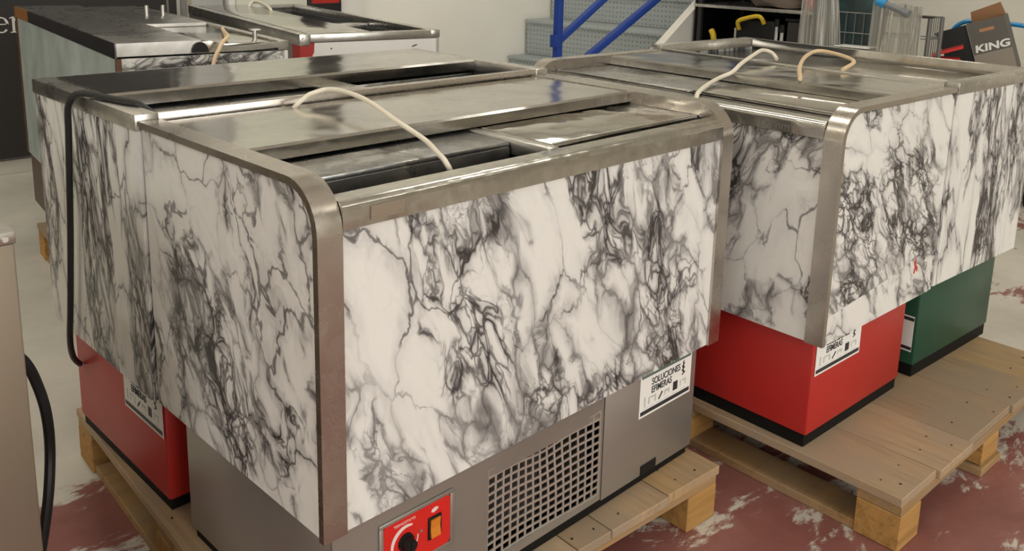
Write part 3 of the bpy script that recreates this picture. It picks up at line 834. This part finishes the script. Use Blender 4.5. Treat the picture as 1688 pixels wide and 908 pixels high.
def build_F():
    a = math.radians(-11.5)
    root = thing('bottle_cooler', 'white chest cooler with open steel top and a red corner, at the back', 'cooler', (1.021, 1.682, 0.02), a)
    L, D, H, zb = .535, 1.48, .93, .30
    z0 = .02
    def b(*q, name, mat, bev=0, **kw): return MB().box(*q, bev).build(name, mat, root, smooth=35 if bev else 0, **kw)
    b(0, .012, 0.081, D, z0 + .06, H - .03, name='side_panel', mat=M_BASE)
    b(-.001, .012, 0.003, .08, z0 + .06, H - .03, name='corner_panel', mat=M_RED, label='red corner')
    b(L - .012, L, 0, D, z0 + .06, H - .03, name='side_panel', mat=M_WHITE)
    b(.012, L - .012, .004, .014, z0 + .06, H - .03, name='front_panel', mat=M_RED, label='red front sheet')
    MB().prism([(.040, z0 + .06), (.042, H - .075), (.048, H - .062), (.050, H - .03), (L, H - .03), (L, z0 + .06)], .0, .0035, 'y').build('front_film', M_WHITE, root, smooth=0, label='white film over the front')
    b(.012, L - .012, D - .012, D, z0 + .06, H - .03, name='back_panel', mat=M_WHITE)
    b(.013, L - .013, .015, D - .013, z0 + .06, z0 + .075, name='body_underside', mat=M_BASE)
    b(-.004, .034, 0.0, D, H - .040, H, name='top_frame_side', mat=M_STEEL, bev=.002)
    b(L - .034, L + .004, .0, D, H - .028, H, name='top_frame_side', mat=M_STEEL, bev=.002)
    b(.034, L - .034, -.004, .03, H - .028, H, name='top_frame_front', mat=M_STEEL, bev=.002)
    b(.034, L - .034, D - .03, D, H - .028, H, name='top_frame_back', mat=M_STEEL, bev=.002)
    b(.0345, .27, .0305, D - .0305, H - .012, H + .001, name='flat_cover', mat=M_LID, bev=.002)
    b(.275, L - .036, .55, .60, H - .05, H - .02, name='lid_divider', mat=M_STEEL, bev=.002)
    tub(root, .036, L - .036, .032, D - .032, H - .03, .5)
    b(.30, L - .04, .7, 1.1, H - .07, H - .055, name='sliding_lid', mat=M_OLD, bev=.002)
    b(.03, L - .03, .03, D - .03, z0 + .0005 - .02, z0 + .0595, name='base', mat=M_KICK)
    for x, yr in ((.008, 0.0), (.022, 0.0), (L - .05, -.004)):
        MB().cyl((x, yr, H - .014), (x, yr - .0025, H - .014), .004, n=8).build('rivet', M_STEEL, root)
    sp = MB().cyl((.11, -.0002, H - .052), (.11, -.0012, H - .052), .003, n=8).prism([(.42, H - .056), (.44, H - .049), (.445, H - .052), (.425, H - .059)], -.0012, -.0002, 'y')
    sp.build('film_marks', M_INK, root, smooth=0)
    for o in root.children: o.location = (0, 0, -0.02)
    root.location.z = 0.02
    return root
F_ = build_F()

# ------------------------------------------------------------------ steel cabinet at the left edge
def build_G():
    root = thing('steel_cabinet', 'brownish steel cabinet cut off by the left edge of the picture', 'cabinet', (-.281, .302, 0), 0)
    def b(*q, name, mat, bev=0, **kw): return MB().box(*q, bev).build(name, mat, root, smooth=35 if bev else 0, **kw)
    b(-.55, 0, 0, .55, 0.06, .832, name='body', mat=plain('tan_brushed_steel', (.31, .265, .205), .34, .7, .08, 3.0), bev=.003)
    t = b(-.552, .002, -.003, .552, .8325, .85, name='top', mat=M_STEEL, bev=.002)
    MB().box(-.53, -.018, .018, .53, .8495, .8515).build('top_sheet', plain('dark_top_sheet', (.10, .105, .11), .3, .6), t, smooth=0)
    MB().cyl((-.012, -.003, .841), (-.012, -.006, .841), .004, n=12).build('screw', M_STEEL, t)
    b(-.50, -.03, .03, .52, 0.0005, .0595, name='kick_plate', mat=M_KICK)
    st = b(-.30, -.068, -.0012, -.0002, .38, .56, name='paper_label', mat=plain('pale_blue_label', (.55, .58, .58), .5))
    MB().box(-.30, -.072, -.0018, -.0013, .44, .446).build('label_line', M_INK, st, smooth=0)
    return root
build_G()
tag(MB().tube([(-.271, .54, .60), (-.235, .553, .57), (-.212, .559, .54), (-.194, .574, .49), (-.182, .582, .43), (-.176, .6, .35), (-.188, .59, .27), (-.205, .591, .18), (-.23, .6, .06), (-.22, .64, .012), (-.14, .75, .010)], .009).build('power_cable', M_CABLEB), 'thick black cable hanging beside the steel cabinet at the left edge', 'cable')

# ------------------------------------------------------------------ loose cables
def cable(label, pts, r, mat):
    return tag(MB().tube(pts, r).build('power_cable', mat), label, 'cable')
cable('white cable looped over the lid of the nearest cooler', [(0.30, 0.562, .905), (0.294, 0.53, 0.925), (0.305, 0.523, 0.937), (0.335, 0.535, 0.946), (0.366, 0.507, 0.955), (0.352, 0.383, 0.954), (0.327, 0.249, 0.9345), (0.318, 0.164, 0.918), (0.294, 0.1, 0.909), (0.285, 0.07, 0.901), (0.30, 0.072, 0.87), (.30, .08, .80)], .0045, M_CABLEW)
cable('black cable hanging over the left end of the red-based rear cooler', [(0.075, 0.62, 0.905), (0.052, 0.635, 0.928), (0.035, 0.65, 0.942), (0.02, 0.70, 0.943), (0.004, 0.768, 0.945), (-0.014, 0.80, 0.944), (-0.022, 0.832, 0.918), (-0.02, 0.85, 0.859), (-0.018, 0.873, 0.756), (-0.016, 0.902, 0.621), (-0.016, 0.933, 0.478), (-0.014, 0.961, 0.384), (0.0, 0.994, 0.328), (0.024, 1.029, 0.29)], .0065, M_CABLEB)
cable('white cable lying across the front lids of the right cooler', [(1.19, 0.205, 0.890), (1.206, 0.212, 0.904), (1.308, 0.254, 0.909), (1.417, 0.288, 0.914), (1.47, 0.282, 0.926), (1.559, 0.309, 0.940), (1.69, 0.35, 0.950), (1.78, 0.374, 0.956), (1.81, 0.36, 0.948), (1.79, 0.33, 0.934)], .0055, M_CABLEW)
cable('cream cable loop on the cover of the green-based cooler', [(1.458, 0.081, 0.9335), (1.629, 0.173, 0.940), (1.812, 0.251, 0.948), (1.955, 0.287, 0.951), (1.954, 0.234, 0.949), (1.914, 0.168, 0.944), (1.872, 0.134, 0.938), (1.729, 0.098, 0.9335)], .0055, M_CABLEC)
cable('cream cable hanging over the marble front of the zinc-sided cooler', [(0.80, 1.80, 0.952), (0.721, 1.638, 0.960), (0.66, 1.50, 0.964), (0.62, 1.42, 0.966), (0.590, 1.394, 0.955), (0.576, 1.388, 0.937), (0.564, 1.388, 0.917), (0.556, 1.388, 0.89), (0.551, 1.388, 0.85), (.548, 1.388, .70)], .0055, M_CABLEC)
cable('white cable arching from the open top of the white rear cooler', [(1.50, 2.95, .86), (1.544, 2.977, 0.93), (1.596, 3.029, 0.945), (1.583, 2.937, 0.946), (1.50, 2.70, 0.93), (1.48, 2.66, .87)], .007, M_CABLEW)

# ------------------------------------------------------------------ things along the back wall
M_CHAR = plain('charcoal_panel', (.028, .026, .027), .55)
t = thing('display_banner', 'charcoal wall banner with pale serif letters, far left', 'banner', (-.4, BACK_Y - .03, 0.09))
MB().box(-2.6, 2.10, -.02, .028, 0, 2.6, .004).build('board', M_CHAR, t)
M_SERIF = plain('pale_lettering', (.62, .60, .57), .6)
lt = MB()
def ring(cx, cz, ro, ri, a0, a1, wx=.86, n=22):
    o = [(cx + wx * ro * math.cos(math.radians(a0 + (a1 - a0) * k / n)), cz + ro * math.sin(math.radians(a0 + (a1 - a0) * k / n))) for k in range(n + 1)]
    i = [(cx + (wx * ro - (ro - ri) * (1.0 if abs(math.cos(math.radians(a0 + (a1 - a0) * k / n))) > .5 else .55)) * math.cos(math.radians(a0 + (a1 - a0) * k / n)), cz + (ro - (ro - ri) * .5) * math.sin(math.radians(a0 + (a1 - a0) * k / n))) for k in range(n + 1)]
    return o + i[::-1]
zb_, xh = .745, .082                        # baseline and x-height, world z
bx = .4                                     # root x is -.4
ez = zb_ + xh / 2 - .09
exc = .772 + bx
lt.prism(ring(exc, ez, xh / 2, xh / 2 - .013, 2, 322), -.0225, -.0205, 'y')
lt.prism([(exc - .032, ez + .001), (exc + .034, ez + .001), (exc + .034, ez + .006), (exc - .032, ez + .006)], -.0225, -.0206, 'y')
rx = .823 + bx
b0 = zb_ - .09
lt.prism([(rx, b0), (rx + .012, b0), (rx + .012, b0 + xh), (rx, b0 + xh)], -.0225, -.0205, 'y')
lt.prism([(rx - .01, b0), (rx + .024, b0), (rx + .024, b0 + .005), (rx - .01, b0 + .005)], -.0224, -.0206, 'y')
lt.prism([(rx - .012, b0 + xh - .01), (rx, b0 + xh - .006), (rx, b0 + xh), (rx - .012, b0 + xh - .006)], -.0224, -.0206, 'y')
lt.prism([(rx + .012, b0 + xh - .026), (rx + .022, b0 + xh - .010), (rx + .034, b0 + xh - .012), (rx + .036, b0 + xh - .02), (rx + .044, b0 + xh - .014), (rx + .040, b0 + xh), (rx + .026, b0 + xh + .001), (rx + .012, b0 + xh - .010)], -.0224, -.0206, 'y')
lt.build('lettering', M_SERIF, t, smooth=0)
t = thing('clothes_rail', 'thin dark upright pole in front of the charcoal banner', 'pole', (1.60, 4.0, 0))
MB().cyl((0, 0, 0.0005), (0, 0, 2.2), .008, n=12).build('pole', plain('grey_pole', (.18, .17, .16), .4, .6), t)
MB().cyl((0, 0, 0.0004), (0, 0, .02), .07, .06, n=20).build('foot', M_BLACK, t)
MB().cyl((0, 0, 2.2), (0, 0, 2.23), .012, .004, n=12).build('cap', M_BLACK, t)
t = thing('door_frame_post', 'grey metal door post beside the charcoal banner', 'post', (1.84, BACK_Y - .045, 0))
MB().box(-.10, .13, -.04, .044, 0.0005, 2.4, .004).build('post', plain('grey_white_metal', (.50, .50, .50), .4, .3), t)
MB().box(-.10, -.07, -.046, -.041, .0005, 2.4).build('profile', M_STEEL, t, smooth=0)
MB().cyl((-.03, -.041, .90), (-.03, -.046, .90), .008, n=12).build('bolt', M_BLACK, t)
t = thing('upright_fridge', 'pale tall cabinet by the back wall with thin dark joint', 'cabinet', (2.26, BACK_Y - .06, 0))
M_PALE = plain('pale_green_white', (.66, .67, .58), .5)
MB().box(-.265, -.225, -.05, .055, 0.05, 1.9).build('side', M_WHITE, t, smooth=0)
MB().box(-.219, .272, -.05, .055, 0.05, 1.9, .003).build('door', M_PALE, t)
MB().box(-.225, -.219, -.04, .055, 0.05, 1.9).build('joint', M_BLACK, t, smooth=0)
MB().box(-.265, .272, -.04, .05, 0.0005, .049).build('kick_plate', M_KICK, t, smooth=0)
t = thing('drinks_display', 'dark display case with a red strip by the back wall', 'display case', (2.665, BACK_Y - .06, 0))
MB().box(-.128, .128, -.05, .055, 0.0005, 1.9, .003).build('case', plain('dark_case', (.02, .018, .018), .3), t)
MB().box(-.10, .11, -.054, -.0505, .85, .875).build('red_strip', M_RED, t, smooth=0)
t = thing('door_post', 'white upright panel right of the dark display case', 'panel', (2.90, BACK_Y - .04, 0))
MB().box(-.10, .10, -.03, .035, .0005, 2.4, .004).build('panel', M_WHITE, t)
MB().box(.101, .106, -.02, .035, .0005, 2.4).build('edge', M_PAPER, t, smooth=0)

# ------------------------------------------------------------------ staircase against the back wall
M_TREAD = None
def tread_mat():
    m, nt, b = new_mat('perforated_grey_blue_sheet')
    L = nt.links.new
    b.inputs['Roughness'].default_value = .5; b.inputs['Metallic'].default_value = .2
    tc = N(nt, 'ShaderNodeTexCoord')
    sep = N(nt, 'ShaderNodeSeparateXYZ'); L(tc.outputs['Object'], sep.inputs[0])
    ad = N(nt, 'ShaderNodeMath', operation='ADD'); L(sep.outputs['X'], ad.inputs[0]); L(sep.outputs['Z'], ad.inputs[1])
    cb = N(nt, 'ShaderNodeCombineXYZ'); L(sep.outputs['Y'], cb.inputs['X']); L(ad.outputs[0], cb.inputs['Y'])
    v = N(nt, 'ShaderNodeTexVoronoi', i_Scale=28.0); v.inputs['Randomness'].default_value = .15
    L(cb.outputs[0], v.inputs['Vector'])
    r = ramp(nt, [(.18, (.26, .29, .30)), (.30, (.40, .44, .45))])
    L(v.outputs['Distance'], r.inputs['Fac']); L(r.outputs['Color'], b.inputs['Base Color'])
    bp = N(nt, 'ShaderNodeBump', i_Strength=.3, i_Distance=.004); L(v.outputs['Distance'], bp.inputs['Height']); L(bp.outputs['Normal'], b.inputs['Normal'])
    return m
M_TREAD = tread_mat()
M_BLUE = plain('blue_rail_paint', (.012, .05, .30), .4)
st = thing('staircase', 'grey-blue perforated steel staircase with blue handrail and white stringer', 'staircase', (4.4, 3.4, 0))
tops = [(4.18, .10), (4.45, .385), (4.635, .665), (4.925, .90), (5.19, 1.14), (5.45, 1.38), (5.7, 1.62)]
for i, (x, z) in enumerate(tops):
    zlow = 0.0005 if i == 0 else tops[i - 1][1] + .004
    xn = tops[i + 1][0] if i + 1 < len(tops) else x + .3
    tr = MB().box(x - .02, xn + .02 if i + 1 < len(tops) else xn, 2.64, BACK_Y - .03, z - .03, z, .003)
    o = tr.build('tread', M_TREAD, st)
    ri = MB().box(x, x + .01, 2.64, BACK_Y - .03, zlow, z - .031)
    r_ = ri.build('riser', M_TREAD, st, smooth=0)
    for o_ in (o, r_): o_.location = (-4.4, -3.4, 0)
def world_part(mb, name, mat, parent, **kw):
    o = mb.build(name, mat, parent, **kw)
    o.location = -Vector(parent.location)
    return o
world_part(MB().prism([(4.06, .42), (4.395, .627), (5.65, 1.45), (6.35, 1.90), (6.35, 1.36), (5.614, .882), (4.80, .385), (4.35, .06), (3.75, .06)], 2.58, 2.63, 'y'), 'stringer', M_WHITE, st, smooth=0, label='broad white stringer')
world_part(MB().prism([(3.72, .22), (4.395, .629), (5.65, 1.452), (6.35, 1.902), (6.35, 1.914), (5.65, 1.464), (4.395, .641), (3.71, .232)], 2.574, 2.636, 'y'), 'stringer_edge', M_WALL, st, smooth=0)
RY = 2.605
world_part(MB().box(3.340 - .021, 3.340 + .021, RY - .021, RY + .021, .010, 2.0, .003).box(3.27, 3.41, RY - .07, RY + .07, .0005, .0105), 'rail_post', M_BLUE, st)
world_part(MB().box(3.296, 3.319, RY - .024, RY + .024, .66, .735, .003), 'post_clamp', M_BLUE, st)
def bar(p, q, r, name):
    p, q = Vector(p), Vector(q)
    d = (q - p); ln = d.length
    Mx = Matrix.Translation(p) @ d.to_track_quat('X', 'Z').to_matrix().to_4x4()
    world_part(MB().box(0, ln, -r, r, -r, r, .003, M=Mx), name, M_BLUE, st)
bar((3.355, RY, .702), (5.6, RY, 2.02), .019, 'handrail_bar')
bar((3.355, RY, .450), (5.9, RY, 1.718), .021, 'handrail_bar')
world_part(MB().box(5.3, 5.34, RY - .018, RY + .018, 1.25, 1.82, .002), 'rail_post', M_BLUE, st)

# ------------------------------------------------------------------ shelf with tools under the stairs
rk = thing('tool_rack', 'dark metal shelf rack full of tools under the stairs', 'shelf', (4.9, 2.0, 0))
M_RACK = plain('dark_rack', (.035, .033, .032), .5, .3)
for y in (1.62, 2.50):
    for x in (4.68, 5.22):
        world_part(MB().box(x, x + .03, y, y + .03, .0005, 1.6, .002), 'upright', M_RACK, rk)
for z in (.10, .56, .885, 1.3):
    world_part(MB().box(4.66, 5.26, 1.60, 2.55, z - .02, z, .002), 'shelf_board', M_STEEL if z == .885 else M_RACK, rk)
world_part(MB().box(5.262, 5.275, 1.60, 2.575, .10, 1.5), 'back_sheet', M_BLACK, rk, smooth=0)
world_part(MB().box(4.70, 5.26, 2.552, 2.566, .10, 1.3), 'side_sheet', M_BLACK, rk, smooth=0)
M_YEL = plain('yellow_plastic', (.62, .42, .02), .4)
def on(z): return z + .0005
t = thing('tool_case', 'black tool case with a yellow handle on the rack under the stairs', 'tool case', (4.80, 2.12, on(.56)))
MB().box(-.10, .28, -.17, .13, 0, .245, .02).build('case', M_BLACK, t)
MB().tube([(-.105, .085, .175), (-.135, .08, .225), (-.135, .03, .250), (-.135, -.05, .270), (-.13, -.085, .262), (-.105, -.095, .225)], .014, sub=6).build('handle', M_YEL, t)
MB().box(-.104, -.1005, -.12, .06, .08, .13).build('badge', M_RACK, t, smooth=0)
t = thing('power_drill', 'small tool with yellow grip beside the black tool case', 'tool', (4.74, 2.40, on(.56)))
MB().box(-.05, .12, -.05, .06, 0, .07, .012).build('body', M_BLACK, t)
MB().tube([(-.03, 0, .06), (-.035, .01, .12), (-.03, .03, .15)], .02).build('grip', M_YEL, t)
for k, (y, h, lab) in enumerate(((1.945, .21, 'taller silver tube with a black cap standing in the rack'), (1.905, .175, 'shorter silver tube standing in the rack by the taller one'))):
    t = thing('metal_tube', lab, 'tube', (4.72, y, on(.56)))
    MB().cyl((0, 0, 0), (0, 0, h), .012, n=16).build('tube', plain('pale_aluminium', (.62, .62, .6), .3, .6), t)
    MB().cyl((0, 0, h), (0, 0, h + .05), .02, .017, n=16).build('cap', M_BLACK, t)
t = thing('metal_tube', 'thin silver tube at the left end of the rack', 'tube', (4.70, 2.235, on(.56)))
MB().cyl((0, 0, 0), (0, 0, .17), .009, n=16).build('tube', M_STEEL, t)
MB().cyl((0, 0, .17), (0, 0, .18), .011, n=16).build('cap', M_STEEL, t)
t = thing('storage_bin', 'black plastic bin on the right of the tool rack', 'bin', (4.85, 1.76, on(.56)))
MB().box(-.14, .2, -.12, .11, 0, .25, .012).build('bin', plain('soft_black', (.022, .02, .02), .5), t)
MB().box(-.15, .21, -.13, .12, .2505, .27, .006).build('lid', M_BLACK, t)
t = thing('cloth_bundle', 'brownish bundle on the upper shelf of the rack', 'bundle', (4.86, 2.0, on(.885)))
bm = MB()
bmesh.ops.create_icosphere(bm.bm, subdivisions=3, radius=1.0)
for v in bm.bm.verts:
    n_ = 1 + .12 * math.sin(v.co.x * 7 + v.co.y * 5) * math.cos(v.co.z * 6)
    v.co = Vector((v.co.x * .16 * n_, v.co.y * .22 * n_, max(v.co.z, -.55) * .1 * n_ + .062))
bm.build('bundle', plain('brown_cloth', (.12, .09, .07), .8), t)
tag(MB().box(4.70, 5.0, 1.62, 1.76, on(.885), .98, .02).build('red_bag', plain('red_fabric', (.42, .02, .015), .6)), 'red bag on the right end of the upper shelf', 'bag')

# ------------------------------------------------------------------ wrapped wire cage trolley
cg = thing('wire_cage', 'tall wire cage trolley wrapped in clear film, right of the stairs', 'cage', (4.13, 1.06, 0))
M_WIRE = plain('galvanised_wire', (.17, .17, .16), .45, .6)
X0, X1, Y0, Y1 = 4.0, 4.16, .723, 1.391
for x in (X0, X1):
    for y in (Y0, Y1):
        world_part(MB().cyl((x, y, .10), (x, y, .94), .011, n=10), 'post', M_WIRE, cg)
        world_part(MB().cyl((x - .02, y, .05), (x + .02, y, .05), .0495, n=18), 'wheel', M_BLACK, cg)
wr = MB()
for k in range(1, 9):
    z = .10 + .84 * k / 8
    wr.cyl((X0, Y0, z), (X1, Y0, z), .004, n=6).cyl((X0, Y0, z), (X0, Y1, z), .003, n=6).cyl((X1, Y0, z), (X1, Y1, z), .003, n=6)
for k in range(1, 14):
    y = Y0 + (Y1 - Y0) * k / 14
    wr.cyl((X0, y, .10), (X0, y, .94), .0025, n=6)
for k in range(1, 6):
    x = X0 + (X1 - X0) * k / 6
    wr.cyl((x, Y0, .10), (x, Y0, .94), .0025, n=6)
world_part(wr, 'wire_mesh', M_WIRE, cg, kind='stuff')
world_part(MB().box(X0 - .02, X1 + .02, Y0 - .02, Y1 + .02, .10, .115, .003), 'deck', M_RACK, cg)
world_part(MB().box(X0 - .02, X0 + .02, Y0 - .015, Y0 + .05, .94, .95, .002), 'corner_cap', M_RACK, cg)
def teal_mat():
    m, nt, b = new_mat('dark_teal_wrapped_goods')
    tc = N(nt, 'ShaderNodeTexCoord'); n = N(nt, 'ShaderNodeTexNoise', i_Scale=5.0, i_Detail=4.0)
    nt.links.new(tc.outputs['Object'], n.inputs['Vector'])
    r = ramp(nt, [(.3, (.015, .022, .025)), (.5, (.02, .045, .05)), (.62, (.03, .085, .085)), (.75, (.02, .04, .11))])
    nt.links.new(n.outputs['Fac'], r.inputs['Fac']); nt.links.new(r.outputs['Color'], b.inputs['Base Color'])
    b.inputs['Roughness'].default_value = .25
    return m
M_GOODS = teal_mat()
goods = tag(MB().box(X0 + .016, X1 - .016, .99, Y1 - .03, .1155, 1.14, .04, 3).build('wrapped_goods', M_GOODS), 'dark teal wrapped goods standing in the wire cage', 'package')
def film_mat():
    m, nt, b = new_mat('clear_plastic_film')
    L = nt.links.new
    nt.nodes.remove(b)
    tr = N(nt, 'ShaderNodeBsdfTransparent'); tr.inputs['Color'].default_value = (.80, .80, .77, 1)
    gl = N(nt, 'ShaderNodeBsdfGlossy', i_Roughness=.16); gl.inputs['Color'].default_value = (.9, .88, .84, 1)
    df = N(nt, 'ShaderNodeBsdfTranslucent'); df.inputs['Color'].default_value = (.62, .61, .56, 1)
    d2 = N(nt, 'ShaderNodeBsdfDiffuse'); d2.inputs['Color'].default_value = (.58, .57, .52, 1)
    lw = N(nt, 'ShaderNodeLayerWeight', i_Blend=.45)
    m1 = N(nt, 'ShaderNodeMixShader'); L(lw.outputs['Fresnel'], m1.inputs[0]); L(tr.outputs[0], m1.inputs[1]); L(gl.outputs[0], m1.inputs[2])
    m0 = N(nt, 'ShaderNodeMixShader', i_0=.5); L(df.outputs[0], m0.inputs[1]); L(d2.outputs[0], m0.inputs[2])
    m2 = N(nt, 'ShaderNodeMixShader', i_0=.42); L(m1.outputs[0], m2.inputs[1]); L(m0.outputs[0], m2.inputs[2])
    L(m2.outputs[0], nt.nodes['Material Output'].inputs['Surface'])
    return m
M_FILM = film_mat()
def film(name, p0, p1, ztop, zbot, amp, folds, label, seed, flare=0.06, skew=0.0):
    rnd = random.Random(seed)
    nu, nv = 70, 26
    ph = [rnd.uniform(0, 6.28) for _ in range(5)]
    d = Vector((p1[0] - p0[0], p1[1] - p0[1], 0)); nrm = Vector((d.y, -d.x, 0)).normalized()
    if nrm.x > 0: nrm = -nrm
    bm_ = MB()
    rows = []
    for j in range(nv + 1):
        v = j / nv
        row = []
        for i in range(nu + 1):
            u = i / nu
            off = amp * (math.sin(folds * 6.28 * u + ph[0] + 1.3 * v) + .6 * math.sin(folds * 2.3 * 6.28 * u + ph[1] - 2 * v) + .3 * math.sin(folds * 5.1 * 6.28 * u + ph[2] + 4 * v))
            off *= (.45 + .8 * v)
            c = Vector((p0[0], p0[1] - skew * v * u, 0)) + d * (u + flare * v * math.sin(3.1 * v) * (u - .5)) + nrm * (off + .02)
            row.append(bm_.bm.verts.new((c.x, c.y, ztop + (zbot - ztop) * v + .006 * math.sin(9 * u + 3))))
        rows.append(row)
    for a, b_ in zip(rows, rows[1:]):
        for i in range(nu):
            bm_.bm.faces.new((a[i], a[i + 1], b_[i + 1], b_[i]))
    o = bm_.build(name, M_FILM, None, smooth=180)
    return tag(o, label, 'plastic film')
film('plastic_film', (3.925, 1.348), (3.925, 1.204), 1.3, .55, .014, 1.6, 'shiny clear film hanging at the left side of the wire cage', 3, .3, .09)
film('plastic_film', (3.955, .989), (3.955, .737), 1.002, .55, .009, 1.8, 'greyish clear film hanging over the right half of the wire cage', 9)
t = thing('pipe_end', 'grey pipe with blue tape sticking out of the film on the wire cage', 'pipe', (3.905, .882, .990))
MB().cyl((0, .06, .02), (-.01, -.06, -.02), .016, n=16).cyl((-.01, -.06, -.02), (-.0125, -.095, -.032), .021, n=16).build('pipe', plain('grey_pipe', (.17, .18, .19), .4), t)
MB().cyl((.001, .075, .024), (0, .03, .009), .0215, n=16).build('tape', plain('blue_tape', (.02, .25, .55), .4), t)
MB().box(3.90, X0 + .03, .985, 1.16, .768, .772).build('loose_wrap_edge', M_PAPER, goods, label='pale torn edge of the wrapping')

# ------------------------------------------------------------------ blue trolley with the boxes
M_CYAN = plain('blue_trolley_paint', (.02, .24, .55), .3)
tr = thing('service_trolley', 'blue tube-framed trolley carrying the boxes at the right edge', 'trolley', (4.75, .55, 0))
for x in (4.36, 5.05):
    for y in (.26, .92):
        world_part(MB().cyl((x, y - .018, .07), (x, y + .018, .07), .0695, n=24), 'wheel', M_BLACK, tr)
        world_part(MB().cyl((x, y, .1405), (x, y, .564), .014, n=12), 'leg', M_CYAN, tr)
world_part(MB().box(4.32, 5.10, .20, .98, .565, .585, .004), 'deck', M_RACK, tr)
world_part(MB().box(4.32, 5.10, .20, .98, .20, .222, .004), 'deck', M_RACK, tr)
world_part(MB().tube([(4.95, .965, .58), (4.95, .955, .70), (4.92, .937, .785), (4.90, .91, .84), (4.90, .864, .874), (4.90, .80, .882), (4.90, .639, .882), (4.90, .50, .872), (4.90, .36, .865), (4.90, .28, .84), (4.92, .245, .77), (4.95, .225, .58)], .013), 'handle', M_CYAN, tr)

# tilted printed box: built upright in its own frame, then leaned over to its left
def king_box():
    rot = Euler((0, 0, 0))
    root = thing('cardboard_box', 'open dark printed cardboard box marked KING, tilted on the trolley', 'box', (4.727, .639, .772))
    root.rotation_euler = (Matrix.Rotation(math.radians(-78), 4, 'Z') @ Matrix.Rotation(math.radians(-19.5), 4, 'Y')).to_euler()
    w, h, d, th = .186, .30, .22, .004
    M_DK = plain('printed_dark_card', (.105, .095, .08), .6)
    M_LT = plain('printed_brown_card', (.27, .235, .19), .6)
    M_BR = plain('raw_brown_card', (.28, .14, .065), .8)
    M_BK = plain('black_card', (.006, .006, .006), .6)
    x0, x1, y0, y1, z0, z1 = -w / 2, w / 2, -d / 2, d / 2, -h / 2, h / 2
    f = MB().box(x0, x1, y0, y0 + th, z0 + .125, z1).build('front_panel', M_DK, root, smooth=0)
    MB().box(x0, x1, y0, y0 + th, z0, z0 + .1245).build('front_lower_panel', M_LT, root, smooth=0)
    MB().box(x0, x0 + th, y0 + th, y1, z0, z1 - .05).build('side_panel', M_BK, root, smooth=0)
    MB().box(x1 - th, x1, y0 + th, y1, z0, z1).build('side_panel', M_DK, root, smooth=0)
    MB().box(x0 + th, x1 - th, y1 - th, y1, z0, z1).build('back_panel', M_BR, root, smooth=0)
    MB().box(x0 + th, x1 - th, y0 + th, y1 - th, z0, z0 + th).build('bottom', M_BR, root, smooth=0)
    MB().prism([(x0 + .002, z1), (x1 - .01, z1), (x1 - .02, z1 + .07), (x0 + .01, z1 + .055)], y1 - .003, y1, 'y').build('top_flap', M_BR, root, smooth=0)
    # black side flap swung out to the left
    MB().prism([(x0 - .003, z1 - .003), (x0 - .165, z1 - .006), (x0 - .125, z0 + .05), (x0 - .003, z0 + .03)], y0 + .012, y0 + .015, 'y').build('side_flap', M_BK, root, smooth=0)
    # hand hole: raw card lozenge let into the front
    pts = []
    for k in range(20):
        a = 2 * PI * k / 20
        pts.append((x0 + w * .49 + (.028 if math.cos(a) > 0 else -.028) + .009 * math.cos(a), z1 - .052 + .009 * math.sin(a)))
    MB().prism(pts, y0 - .0006, y0 - .0001, 'y').build('hand_hole', plain('raw_card_hole', (.42, .20, .10), .8), f, smooth=0)
    text_mesh('lettering', 'KING', .054, M_WHITE, f, FRONT(x0 + .010, z0 + .136, y0 - .0008), sx=1.32, bold=.0018, shear=.12)
    return root
king_box()
def red_box():
    root = thing('red_crate', 'red plastic box with a lid in front of the black box flap', 'box', (4.40, .765, .5855))
    root.rotation_euler = (math.radians(0), 0, math.radians(-70))
    MB().box(-.068, .068, -.05, .05, 0, .13, .006).build('body', M_RED, root)
    MB().prism([(-.074, .131), (.074, .185), (.074, .198), (-.074, .144)], -.055, .055, 'y').build('lid', plain('bright_red_plastic', (.62, .03, .025), .25), root, smooth=0)
    return root
red_box()
tag(MB().box(4.60, 4.92, .36, .50, .5855, .635, .004).build('brown_carton', plain('brown_carton_card', (.30, .2, .11), .8)), 'low brown carton lying on the trolley deck under the dark box', 'box')
bpy.context.view_layer.update()
